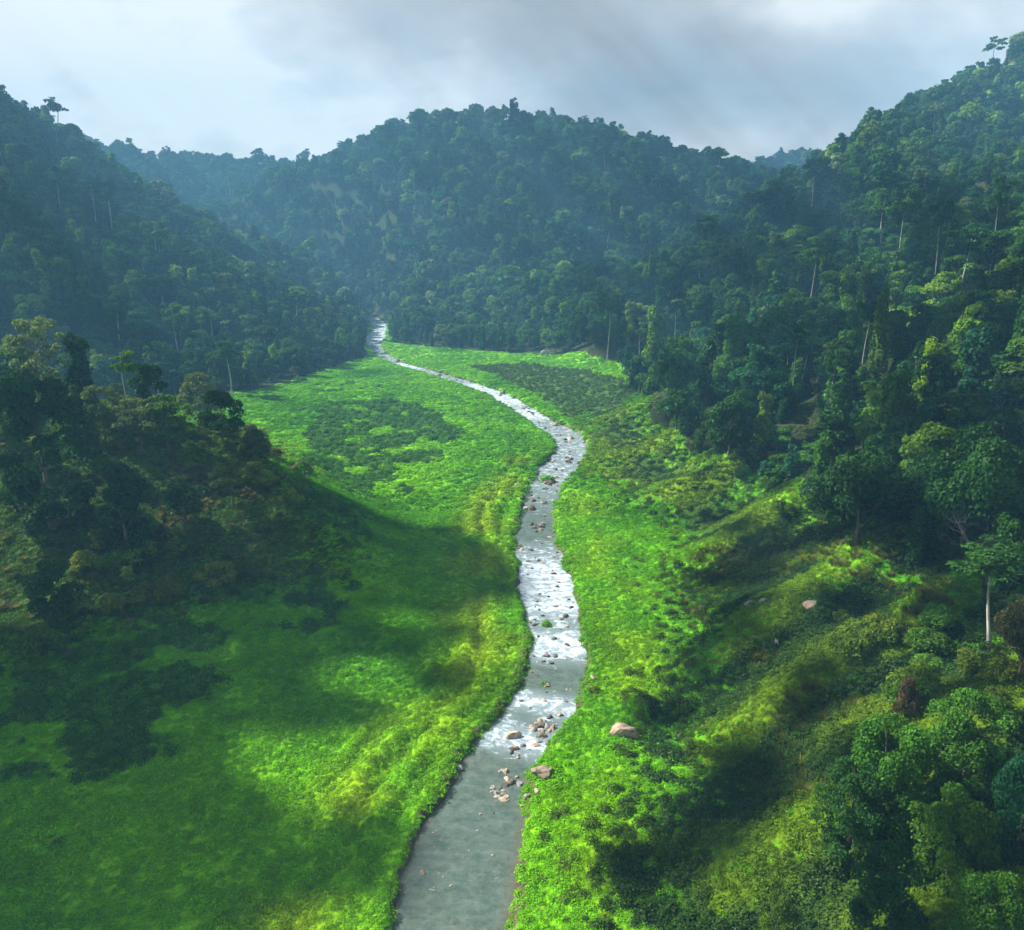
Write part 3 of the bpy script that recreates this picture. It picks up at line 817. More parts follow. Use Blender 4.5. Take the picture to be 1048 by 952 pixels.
# -------- forest trees: jittered grid over the slopes
rs = np.random.default_rng(21)
cand = []
for (y0, y1, sp) in ((-40, 330, 6.8), (330, 620, 7.4), (620, 1500, 9.0)):
    X = np.arange(-1000, 1000, sp); Y = np.arange(y0, y1, sp)
    A, B = np.meshgrid(X, Y); A = A + rs.uniform(-.46, .46, A.shape) * sp; B = B + rs.uniform(-.46, .46, B.shape) * sp
    m = (np.abs(A) < 0.70 * B + 70) | ((A > 0) & (A < 190) & (B < 200))
    cand.append(np.stack([A[m], B[m]], 1))
cand = np.concatenate(cand)
x, y = cand.T
xw, yw = wob(x, y, 6, 20, 53)
inf = (inpoly(POLY_RF, xw, yw) | inpoly(POLY_LF, xw, yw)) & ((interp(SD, x, y) > 5) | ((y > 642) & (interp(SD, x, y) > 2.5)))
thin = (fbm(x, y, 26, 2, 54) > -0.62) | (y > 600)
cand = cand[inf & thin]
x, y = cand.T; z = hz(x, y)
# keep what can be seen, or nearly so, from about the camera's place
TT = np.linspace(0.03, 0.985, 70)
hid = np.zeros(len(x), bool)
tz = z + 20
for t in TT:
    rz_ = CAM_Z + (tz - CAM_Z) * t
    hid |= (hz(x * t, y * t) > rz_ + 3)
cand = cand[~hid]; x, y = cand.T; z = hz(x, y)
n = len(x); print('forest trees', n)
typ = rs.random(n); far = y > 520
kinds_near = ['round0', 'round1', 'round2', 'round3', 'tall0', 'tall1', 'tall2', 'draped0', 'draped1', 'draped2', 'umbrella0', 'umbrella1', 'umbrella2', 'loose0', 'loose1', 'bush0', 'bush1']
w_near = np.array([.085, .085, .085, .085, .11, .11, .10, .085, .085, .085, .003, .003, .003, .03, .03, .02, .02]); w_near /= w_near.sum()
kinds_far = ['far_round0', 'far_round1', 'far_round2', 'far_round3', 'far_tall0', 'far_tall1', 'far_tall2', 'far_umbrella0', 'far_umbrella1']
w_far = np.array([.17, .17, .17, .17, .09, .09, .09, .008, .008]); w_far /= w_far.sum()
ALLK = kinds_near + kinds_far
ki = np.where(far, len(kinds_near) + np.searchsorted(np.cumsum(w_far), typ).clip(0, len(kinds_far) - 1), np.searchsorted(np.cumsum(w_near), typ).clip(0, len(kinds_near) - 1))
sc_h = np.where(far, rs.uniform(0.55, 1.0, n) + 0.75 * rs.random(n) ** 4, rs.uniform(0.72, 1.25, n)) * (1 + 0.18 * fbm(x, y, 60, 2, 55)); sc_w = sc_h * rs.uniform(0.88, 1.15, n)
edge = np.clip(z / 20, 0, 1) * 0.22 + 0.88
edge = np.where(y < 250, edge * 0.86, edge)
sc_h = sc_h * edge; sc_w = sc_w * edge
rot = rs.uniform(0, 6.283, n)
tint = mixtint(x, y, rs)
Hs = np.array([PROTO[k][3] for k in ALLK])[ki] * sc_h; Ws = np.array([PROTO[k][4] for k in ALLK])[ki] * sc_w

# -------- trees placed one by one where the photograph shows them
SPECIAL = []


def special(kind, u, vbase, vtop, wpx, tint, label, group=None, off=0.0, cat='tree', name=None):
    gx_, gy_ = hit(u, vbase, off)
    gz = float(hz(gx_, gy_))
    # height from the pixel of the top at that distance
    dx, ry, rz = pdir(u, vtop); t = gy_ / ry; h = CAM_Z + t * rz - gz
    depth = gy_ * math.cos(PITCH) + (CAM_Z - gz) * math.sin(PITCH)
    wdt = wpx * depth / F
    SPECIAL.append(dict(kind=kind, x=gx_, y=gy_, z=gz, h=max(h, 1), w=wdt, tint=tint, label=label, group=group, cat=cat, name=name))


KN = None
special('big_dark', 55, 540, 378, 92, VDARK, 'big dark creeper-hung tree, the tallest mass on the left knoll')
special('near_loose0', 48, 425, 322, 62, PALE, 'pale silvery feathery tree at the top of the left knoll')
special('draped1', 88, 425, 345, 36, (0.02, .07, .012), 'narrow dark tree top beside the pale silvery tree')
special('umbrella1', 134, 430, 352, 30, MID, 'slim bare-trunked tree with flat crown left of the small round dark tree')
special('round1', 156, 425, 370, 34, DARK, 'small round dark tree behind the pale spreading tree on the knoll')
special('near_loose1', 146, 462, 405, 56, (0.085, .135, .05), 'pale green spreading tree in the middle of the left knoll')
special('round0', 206, 440, 382, 40, (0.11, .15, .015), 'yellowish green round tree next to the dark round tree on the knoll')
special('round2', 228, 452, 398, 46, VDARK, 'dark round dense tree at the right end of the knoll')
special('umbrella0', 237, 404, 344, 34, DARK, 'lone tree with forked white trunk standing at the back edge of the meadow')
special('big_dark2', 133, 575, 472, 52, VDARK, 'dark ivy-covered tree below the brown dry grass on the knoll')
special('round3', 15, 400, 352, 50, MID, 'mid green tree at the left edge, beside the pale silvery tree')
special('round1', 0, 470, 385, 50, OLIVE, 'olive tree cut by the left edge, left of the big dark tree')
special('tall1', 95, 470, 420, 26, OLIVE, 'small olive tree just right of the big dark tree')
special('round2', 112, 395, 350, 28, MID, 'small mid green tree behind the knoll right of the narrow dark top')
special('round3', 172, 462, 402, 44, (0.05, .12, .014), 'mid green tree between the pale spreading tree and the yellowish tree')
special('near_loose0', 108, 452, 392, 40, (0.10, .17, .04), 'greyish green loose tree between the big dark tree and the slim tree')
special('tall2', 82, 470, 392, 34, DARK, 'dark narrow tree touching the right side of the big dark tree')
special('round0', 262, 478, 440, 30, (0.07, .12, .016), 'low olive tree on the dry end of the knoll')
special('round1', 190, 540, 488, 46, (0.03, .09, .016), 'dark rounded tree below the dry grass in the middle of the knoll')
special('near_loose1', 238, 520, 468, 40, (0.09, .15, .03), 'light leafy tree on the dry right part of the knoll')
special('round2', 60, 640, 572, 50, (0.025, .075, .016), 'dark rounded tree low on the knoll by the left frame edge')
# right foreground
special('near_dome0', 900, 838, 732, 84, (0.055, .165, .014), 'bright green leafy tree above the dark bushy tree, lower right')
special('near_dome1', 985, 800, 712, 86, (0.055, .155, .014), 'bright green leafy tree near the right edge, uppermost of the lower right clump')
special('near_dome2', 868, 868, 775, 66, (0.035, .11, .022), 'dark bluish bushy tree at the left end of the lower right clump')
special('near_dome2', 965, 905, 810, 88, (0.075, .18, .012), 'yellow-green leafy tree in the middle of the lower right clump')
special('near_dome0', 1038, 880, 770, 72, (0.022, .095, .04), 'dark teal tree cut by the right edge of the lower right clump')
special('near_dome1', 905, 975, 868, 76, (0.03, .10, .03), 'dark blue-green tree at the bottom edge, lower right')
special('near_dome0', 1005, 985, 890, 80, (0.06, .16, .012), 'fresh green tree in the bottom right corner')
special('near_dome1', 790, 985, 912, 50, (0.08, .15, .014), 'low olive bushy tree at the bottom edge left of the lower right clump')
special('near_slim', 1012, 668, 545, 96, (0.04, .12, .02), 'tall slender tree with white trunk standing over the right meadow slope')
special('spread', 876, 556, 468, 100, (0.025, .075, .018), 'wide dark spreading tree at the foot of the right forest')
special('spread', 985, 560, 440, 112, (0.03, .10, .016), 'very wide green layered tree left of the white-trunked slender tree')
special('near_round0', 1040, 700, 620, 60, BROWN, 'brownish half-dry tree at the right edge beside the white trunk')
special('near_bush0', 925, 735, 690, 26, (.10, .075, .04), 'brownish dry upright bush on the hump above the lower right clump', cat='bush', name='bush')
special('round2', 745, 470, 405, 52, DARK, 'dark round tree at the corner of the forest above the grassy humps')
special('round0', 690, 425, 345, 48, MID, 'mid green tree at the forest corner nearest the stream bend')
special('draped0', 668, 400, 318, 30, LITE, 'light green creeper-draped tree at the forest corner')
special('draped2', 718, 440, 350, 30, DARK, 'dark creeper column between the two forest corner trees')
special('draped1', 945, 430, 350, 34, YEL, 'yellow-green creeper tower in the middle of the right slope')
special('round3', 955, 330, 288, 40, YEL, 'bright yellow-green round tree high in the right slope')
special('draped2', 915, 500, 405, 30, OLIVE, 'olive creeper-draped column above the wide layered tree')
special('round0', 930, 375, 338, 46, TEAL, 'bluish green feathery tree below the bright yellow-green round tree')
special('draped0', 893, 400, 300, 30, (0.06, .12, .012), 'green creeper tower beside the bluish feathery tree')
special('round1', 60 + 970, 330, 300, 40, LITE, 'light green tree at the right edge of the upper slope')
special('tall0', 1040, 420, 260, 40, DARK, 'tall dark tree column at the right edge of the slope')
# emergent pale trunks: u, top of crown, foot of the bare trunk where it sinks into the canopy
EM = [(830, 165, 205, 'standing clear above the right ridge'), (921, 190, 252, 'high on the right slope, left of two more'), (958, 198, 268, 'high on the right slope, in the middle of three'),
      (1016, 178, 252, 'near the right edge of the upper slope'), (830, 240, 294, 'halfway up the right slope'), (813, 322, 380, 'above the shaded foot of the right forest'),
      (851, 362, 406, 'lowest bare trunk of the right forest'), (622, 298, 346, 'in the forest behind the middle meadow'), (886, 305, 344, 'right of the mid-slope white trunk'),
      (122, 300, 344, 'lower on the left forest slope, left of its neighbour'), (183, 310, 356, 'lower on the left forest slope, behind the white forked tree'), (97, 180, 218, 'on the upper left slope, left of a pair'),
      (113, 186, 224, 'on the upper left slope, right of a pair'), (163, 226, 264, 'on the left spur below the crest'), (426, 245, 282, 'on the near foot of the far hill'), (690, 300, 336, 'in the forest above the corner trees'),
      (655, 330, 352, 'just above the forest edge by the corner trees')]
for k, (u, vt, vb, where) in enumerate(EM):
    special('umbrella%d' % (k % 3), u, vb + 4, vt - 6, 24 if vt > 150 else 22, (DARK, MID, TEAL)[k % 3], 'bare white-trunked tree ' + where, off=9.0, group='emergent trees with bare white trunks')

for s_ in SPECIAL:                                       # clear the random trees that would stand in a placed one
    r = max(2.5, 0.36 * s_['w'])
    m = np.hypot(x - s_['x'], y - s_['y']) < r
    if s_['group']:                                      # emergents rise out of a canopy: nothing tall just in front of the trunk
        m = np.hypot(x - s_['x'], y - s_['y']) < 3.2
        f = (np.abs(x - s_['x'] * y / s_['y']) < 4) & (y < s_['y']) & (y > s_['y'] - 26)
        sc_h[f] *= 0.62; Hs[f] *= 0.62
    Hs[m] = 0
keep = Hs > 0
x, y, z, ki, sc_h, sc_w, rot, tint, Hs, Ws = [a[keep] for a in (x, y, z, ki, sc_h, sc_w, rot, tint, Hs, Ws)]

# -------- which of the trees show largest: paint them front to back and count
BW, BH = 786, 714; buf = np.zeros((BH, BW), bool); sF = BW / 1048
ex = np.array([(s_['x'], s_['y'], s_['z'], s_['h'], s_['w']) for s_ in SPECIAL])
ax = np.r_[x, ex[:, 0]]; ay = np.r_[y, ex[:, 1]]; az = np.r_[z, ex[:, 2]]; ah = np.r_[Hs, ex[:, 3]]; aw = np.r_[Ws, ex[:, 4]]
cz = az + ah * 0.6
dep = ay * math.cos(PITCH) - (cz - CAM_Z) * math.sin(PITCH); upv = ay * math.sin(PITCH) + (cz - CAM_Z) * math.cos(PITCH)
uu = (524 + F * ax / dep) * sF; vv = (476 - F * upv / dep) * sF
ru = np.maximum(0.45 * aw * F / dep * sF, 0.7); rv = np.maximum(0.38 * ah * F / dep * sF, 0.7)
th = np.zeros(len(ax), bool)
for t in TT: th |= hz(ax * t, ay * t) > CAM_Z + (cz - CAM_Z) * t + 1
vis = np.zeros(len(ax))
for i in np.argsort(dep):
    if th[i] or dep[i] < 5: continue
    a0, a1 = int(max(0, uu[i] - ru[i])), int(min(BW, uu[i] + ru[i] + 1)); b0, b1 = int(max(0, vv[i] - rv[i])), int(min(BH, vv[i] + rv[i] + 1))
    if a1 <= a0 or b1 <= b0: continue
    yy, xx = np.mgrid[b0:b1, a0:a1]
    e = ((xx - uu[i]) / ru[i]) ** 2 + ((yy - vv[i]) / rv[i]) ** 2 < 1
    sub = buf[b0:b1, a0:a1]; vis[i] = (e & ~sub).sum(); sub |= e
NSP = sum(1 for s_ in SPECIAL if s_['cat'] == 'tree')
order = np.argsort(-vis[:len(x)])
chosen = order[:298 - NSP]; chosen = chosen[vis[chosen] > 0]
rest = np.ones(len(x), bool); rest[chosen] = False
print('individual', len(chosen), 'min px', vis[chosen].min() if len(chosen) else 0)


def place_tree(key, px, py, pz, sw, sh, rz, tint, label, group, cat='tree', name=None):
    cm, tm = PROTO[key][:2]
    knd = PROTO[key][5]
    nm = name or {'round': 'broadleaf_tree', 'tall': 'tall_tree', 'draped': 'creeper_draped_tree', 'dome': 'leafy_tree', 'umbrella': 'emergent_tree', 'loose': 'feathery_tree', 'bush': 'bush'}[knd]
    r = link(nm, None, label=label, cat=cat if knd != 'bush' or cat == 'bush' else 'tree', group=group, loc=(px, py, pz))
    r.rotation_euler = (0, 0, rz); r.scale = (sw, sw, sh)
    c = link('crown', cm, parent=r); c['tint'] = [float(t) for t in tint]
    link('trunk', tm, parent=r)
    return r


def side_phrase(px, py):
    if py > 640: return 'far hillside behind the valley'
    if px < -60 and py > 250: return 'left forest slope'
    if py > 420: return 'right slope beyond the meadow'
    if py > 230: return 'right forest slope'
    return 'lower end of the right forest'


KPH = {'round': 'round-crowned tree', 'tall': 'tall narrow tree', 'draped': 'creeper-draped tree', 'umbrella': 'pale-trunked tall tree', 'loose': 'feathery tree', 'bush': 'low bushy tree'}


def colour_word(t):
    r, g, b = t
    if r / g > 0.62 and g > 0.12: return 'yellow-green'
    if g > 0.14: return 'light green'
    if r / g > 0.6: return 'olive'
    if b / g > 0.38: return 'bluish green'
    return 'mid green' if g > 0.085 else 'dark green'


def zone(px, py, pz):
    dp = py * math.cos(PITCH) - (pz - CAM_Z) * math.sin(PITCH); up_ = py * math.sin(PITCH) + (pz - CAM_Z) * math.cos(PITCH)
    u, v = 524 + F * px / dp, 476 - F * up_ / dp
    if py > 640: return 'on the far hill, ' + ('upper' if v < 190 else 'lower') + ' part'
    if px < -60:
        return ('high on' if v < 200 else 'halfway up' if v < 290 else 'at the foot of') + ' the left slope' + (' by frame edge' if u < 90 else ' towards the gorge' if u > 240 else '')
    if u < 640: return ('above' if v < 300 else 'at') + ' the forest edge behind the middle meadow'
    return ('high in the' if v < 220 else 'in the upper-middle' if v < 310 else 'in the lower-middle' if v < 410 else 'low in the') + ' right forest' + (' by frame edge' if u > 960 else ' near its corner' if u < 760 else '')


for i in chosen:
    key = ALLK[ki[i]]; kn = PROTO[key][5]
    place_tree(key, x[i], y[i], z[i] - 0.3, sc_w[i], sc_h[i], rot[i], tint[i],
               '%s%s %s %s' % ('big ' if Hs[i] > 16 else 'small ' if Hs[i] < 10.5 else '', colour_word(tint[i]), KPH[kn], zone(x[i], y[i], z[i] + Hs[i] * .6)), 'trees standing ' + zone(x[i], y[i], z[i] + Hs[i] * .6))
for j, s_ in enumerate(SPECIAL):
    cm, tm, wm_, h0, w0, kn = PROTO[s_['kind']]
    place_tree(s_['kind'], s_['x'], s_['y'], s_['z'] - 0.2, s_['w'] / w0, s_['h'] / h0, j * 1.7, s_['tint'], s_['label'], s_['group'], s_['cat'], s_['name'])

rsb = np.random.default_rng(61)
bushes = []
for (poly, n_, where, tn) in ((POLY_KNOLL, 95, 'grassy left knoll', (0.075, .165, .018)), (POLY_OLIVE, 34, 'humps of the right slope', (0.06, .15, .012))):
    bx_ = rsb.uniform(-190, 110, 6000); by_ = rsb.uniform(42, 260, 6000)
    k_ = inpoly(poly, bx_, by_) & (np.abs(bx_) < .64 * by_ + 4)
    k_ &= (fbm(bx_, by_, 16, 2, 62) > -.1) & ((bx_ < 0) | (bx_ > 30 + .12 * by_))
    for bx1, by1 in list(zip(bx_[k_], by_[k_]))[:n_]:
        sv_ = rsb.uniform(.45, 1.5) * (.75 if bx1 > 0 else 1)
        key = ['near_bush0', 'near_bush1', 'near_bush2', 'near_loose0', 'near_bush1'][rsb.integers(0, 5)]
        f_ = sv_ * (.45 if key == 'near_loose0' else 1)
        t_ = np.array(tn) * rsb.uniform(.6, 1.6) * np.array([rsb.uniform(.8, 1.7), 1, 1])
        place_tree(key, bx1, by1, float(hz(bx1, by1)) - .2, f_, f_ * rsb.uniform(.8, 1.3), rsb.uniform(0, 6), t_,
                   '%s %s bush on the %s, %s' % ('big' if f_ > 1.05 else 'small' if f_ < .7 else 'middling', colour_word(t_), where, 'near part' if by1 < (150 if bx1 < 0 else 80) else 'far part' if by1 > (185 if bx1 < 0 else 125) else 'middle part'), 'bushes of the ' + where, cat='bush', name='bush')

scatter('forest', np.stack([x, y, z - 0.3], 1)[rest], rot[rest], np.stack([sc_w, sc_w, sc_h], 1)[rest], ki[rest], tint[rest], [PROTO[k][2] for k in ALLK],
        kind='stuff', label='dense broadleaf forest clothing the slopes and the far hills', cat='forest')

# bushes that fill the foot of the forest, knoll and humps
rs = np.random.default_rng(31)


def cloudpts(n, x0, x1, y0, y1): return rs.uniform(x0, x1, n), rs.uniform(y0, y1, n)


def clump_mesh(seed, r, h, n, leaf, tilt=0.8, spiky=False):
    g = np.random.default_rng(seed)
    d = g.normal(size=(n, 3)); d /= np.linalg.norm(d, axis=1, keepdims=True); d[:, 2] = np.abs(d[:, 2])
    c = d * np.array([r, r, h]) * g.uniform(0.45, 1.05, (n, 1))
    if spiky:                                            # blades: long thin quads pointing up and out
        V = []; 
        for k in range(n):
            a = g.uniform(0, 6.283); o = np.array([math.cos(a), math.sin(a), 0]) * r * g.uniform(0, .35)
            e = o + np.array([math.cos(a) * r * g.uniform(.3, 1), math.sin(a) * r * g.uniform(.3, 1), h * g.uniform(.5, 1)])
            sdv = np.array([-math.sin(a), math.cos(a), 0]) * leaf * .5; m_ = (o + e) / 2 + np.array([0, 0, h * .18])
            V += [o, m_ + sdv, e, m_ - sdv]
        V = np.array(V); Q = np.arange(4 * n).reshape(n, 4)
    else:
        V, Q = leaf_quads(c, d + g.normal(size=(n, 3)) * tilt * 0.6 + np.array([0, 0, .4]), leaf, g, 0.62)
    me = mesh_np('clump', V, Q, ['leaves'])
    a = me.attributes.new('vary', 'FLOAT', 'FACE'); a.data.foreach_set('value', g.uniform(0.7, 1.3, len(Q)).astype(np.float32))
    return me


def in_view(x, y, margin=12):
    return (x > -0.66 * y - margin) & (x < 0.66 * y + margin + 28)


# low leafy weeds of the meadow
rs = np.random.default_rng(32)
weeds = [clump_mesh(500 + i, 0.62, 0.34, 90, 0.095) for i in range(5)]
wide = [clump_mesh(520 + i, 1.3, 0.55, 110, 0.24) for i in range(4)]
X, Y = [], []
a, b = cloudpts(100000, -110, 75, 38, 175); X.append(a); Y.append(b)
a, b = cloudpts(42000, -160, 95, 170, 420); X.append(a); Y.append(b)
a, b = cloudpts(16000, -190, 80, 420, 620); X.append(a); Y.append(b)
X = np.concatenate(X); Y = np.concatenate(Y)
fo, sh, shr, ol, kn_, dry, sd, left = cover(X, Y)
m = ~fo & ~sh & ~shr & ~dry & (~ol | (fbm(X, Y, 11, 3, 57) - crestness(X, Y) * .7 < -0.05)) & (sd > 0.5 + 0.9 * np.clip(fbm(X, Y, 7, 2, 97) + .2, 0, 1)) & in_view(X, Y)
isl = np.zeros(len(X), bool)
for (mx, my), r, hh in MOUNDS: isl |= np.hypot(X - mx, Y - my) < r * 0.9
m |= isl
X, Y, sd, left, kn_ = X[m], Y[m], sd[m], left[m], kn_[m]
n = len(X); nearm = Y < 175
tint = grass_col(X, Y, sd, left) * rs.uniform(0.85, 1.2, (n, 1))
tint[kn_] = np.array([0.065, 0.155, 0.010]) * rs.uniform(0.7, 1.3, (kn_.sum(), 1))
tint[ol[m]] = (np.array([0.120, 0.225, 0.006]) * rs.uniform(.6, 1.3, (int(ol[m].sum()), 1)))
sc = rs.uniform(0.55, 1.15, n) * np.where(nearm, 1, 1.0) * (1 + 0.35 * fbm(X, Y, 5, 2, 56))
scatter('meadow_plants', np.stack([X, Y, hz(X, Y) - 0.06], 1), rs.uniform(0, 6.28, n), np.stack([sc, sc, sc * rs.uniform(.6, 1.2, n)], 1),
        np.where(nearm, rs.integers(0, 5, n), 5 + rs.integers(0, 4, n)), np.clip(tint, .003, 1), weeds + wide, tilt=rs.normal(0, .15, (n, 2)),
        kind='stuff', label='bright green leafy ground plants carpeting the valley floor', cat='ground plants')
print('meadow', n)

# dark shrub patches, grey-green shrubs, the bushy cover of the right-hand humps
shr_m = [clump_mesh(540 + i, 0.95, 0.95, 170, 0.14, 0.9) for i in range(5)]
X, Y = cloudpts(52000, -170, 130, 38, 440)
# more of them close by
a, b = cloudpts(30000, -10, 110, 38, 150); X = np.r_[X, a]; Y = np.r_[Y, b]
a, b = cloudpts(9000, -110, -20, 60, 200); X = np.r_[X, a]; Y = np.r_[Y, b]
fo, sh, shr, ol, kn_, dry, sd, left = cover(X, Y)
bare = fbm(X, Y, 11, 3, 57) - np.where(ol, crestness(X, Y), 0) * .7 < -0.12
m = (sh | shr | (ol & ~bare) | (kn_ & ~bare & (rs.random(len(X)) < .5)) | (fo & (Y < 300) & (rs.random(len(X)) < .35))) & (sd > 1.5) & in_view(X, Y)
X, Y, fo, sh, shr, ol, kn_, dry = [a[m] for a in (X, Y, fo, sh, shr, ol, kn_, dry)]
n = len(X)
nn = fbm(X, Y, 13, 3, 58)[:, None] + crestness(X, Y)[:, None] * .6; t1 = np.clip(.45 + nn * 1.3, 0, 1)  # tint lightens crests and darkens folds, imitating light on the humps
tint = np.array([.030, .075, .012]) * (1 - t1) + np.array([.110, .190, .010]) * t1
tint[sh] = np.array([.050, .155, .018]) * rs.uniform(.75, 1.4, (sh.sum(), 1))
tint[shr] = np.array([.060, .130, .024]) * rs.uniform(.7, 1.3, (shr.sum(), 1))
k = kn_ & ~sh; tint[k] = np.array([.058, .115, .015]) * rs.uniform(.6, 1.5, (k.sum(), 1))
tint[dry] = np.array([.10, .12, .025]) * rs.uniform(.7, 1.2, (dry.sum(), 1))
tint = tint * rs.uniform(.8, 1.25, (n, 1))
sc = rs.uniform(0.55, 1.35, n) * np.where(Y > 200, 1.15, 1.0) * np.where(sh, 1.0, .9)
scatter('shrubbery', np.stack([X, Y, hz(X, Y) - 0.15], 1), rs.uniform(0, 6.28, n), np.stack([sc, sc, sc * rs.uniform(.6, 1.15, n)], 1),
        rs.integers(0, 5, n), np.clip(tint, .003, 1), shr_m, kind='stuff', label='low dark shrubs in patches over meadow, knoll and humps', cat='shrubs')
print('shrubs', n)

# dry brown grass on the knoll, pale tufts on the humps
dry_m = [clump_mesh(560 + i, 0.9, 0.9, 110, 0.05, spiky=True) for i in range(3)]
X, Y = cloudpts(42000, -200, -25, 100, 250)
a, b = cloudpts(5000, 25, 90, 50, 140); X = np.r_[X, a]; Y = np.r_[Y, b]
fo, sh, shr, ol, kn_, dry, sd, left = cover(X, Y)
m = ((dry & (rs.random(len(X)) < .8)) | (ol & (fbm(X, Y, 9, 2, 59) > .25)) | (kn_ & (rs.random(len(X)) < .05))) & in_view(X, Y)
X, Y, dry, kn_ = X[m], Y[m], dry[m], kn_[m]; n = len(X)
tint = np.where((dry | kn_)[:, None], np.array([.135, .148, .052]), np.array([.13, .15, .03])) * rs.uniform(.6, 1.35, (n, 1))
sc = rs.uniform(.6, 1.4, n)
scatter('dry_grass', np.stack([X, Y, hz(X, Y) - 0.1], 1), rs.uniform(0, 6.28, n), np.stack([sc, sc, sc], 1), rs.integers(0, 3, n), tint, dry_m,
        kind='stuff', label='brown dry grass on the left knoll and humps', cat='grass')

# ------------------------------------------------------------------ dead tree with bare branches
def dead_tree():
    g = np.random.default_rng(77); parts = []

    def grow(p, d, r, l, lev):
        pts = [p]; rad = [r]
        for k in range(4):
            d = d + g.normal(size=3) * .16 + np.array([0, 0, .03]); d = d / np.linalg.norm(d)
            p = p + d * l / 4; pts.append(p); rad.append(r * (1 - .13 * (k + 1)))
        parts.append(tube(pts, rad, 5))
        if lev < 4:
            for _ in range(3 if lev else 5):
                nd = d + g.normal(size=3) * .75; nd[2] = abs(nd[2]) * .6 + .15; nd /= np.linalg.norm(nd)
                grow(p, nd, r * .5, l * .68, lev + 1)
    grow(np.array([0, 0, -.5]), np.array([0, 0, 1.]), .13, 3.6, 0)
    return join(parts)


gx_, gy_ = hit(1008, 600)
V, Q = dead_tree()
dt = link('dead_tree', None, label='leafless dead tree with spreading pale branches in front of the right forest', cat='tree', loc=(gx_, gy_ + 2, float(hz(gx_, gy_ + 2))))
link('trunk', mesh_np('trunk', V, Q, ['dead_wood'], smooth=True), parent=dt)

# ------------------------------------------------------------------ rocks


def rock_mesh(seed, sub=3):
    import bmesh
    g = random.Random(seed); bm = bmesh.new()
    bmesh.ops.create_icosphere(bm, subdivisions=sub, radius=1.0)
    planes = [(Vector((g.gauss(0, 1), g.gauss(0, 1), g.gauss(0, .8))).normalized(), g.uniform(.42, .8)) for _ in range(11)]
    for v in bm.verts:                                   # cut flat facets, then roughen
        p = v.co.copy()
        for nn_, dd in planes:
            k = p.dot(nn_)
            if k > dd: p -= nn_ * (k - dd) * .95
        f = float(fbm(np.array([p.x + seed * 3]), np.array([p.y + p.z * 1.7]), .5, 3, seed)[0])
        v.co = p * (1 + .20 * f)
    me = bpy.data.meshes.new('rock'); bm.to_mesh(me); bm.free()
    return me


ROCKS = [rock_mesh(i) for i in range(7)]


def rock(u, v, wpx, mat, label, group=None, name='rock', cat='rock', flat=.6, seed=0, elong=1.0, sink=.3):
    gx_, gy_ = hit(u, v); gz = max(float(hz(gx_, gy_)), -0.1)
    dpt = gy_ * math.cos(PITCH) + (CAM_Z - gz) * math.sin(PITCH)
    r = wpx * dpt / F / 2 / .88
    me = ROCKS[seed % 7].copy() if False else ROCKS[seed % 7]
    o = link(name, me, label=label, cat=cat, group=group, loc=(gx_, gy_, gz + r * flat * (1 - 2 * sink) * .5))
    o.scale = (r * (1.1 if wpx > 12 else 1), r * .75, r * flat * .85) if wpx > 12 else (r, r * .8 * elong, r * flat); o.rotation_euler = (0, 0, (seed * 1.3) % 6.28 if wpx < 12 else (seed * 1.3) % 1.0 - .5)
    if not me.materials: me.materials.append(MAT[mat])
    o.material_slots[0].link = 'OBJECT'; o.material_slots[0].material = MAT[mat]
    return o


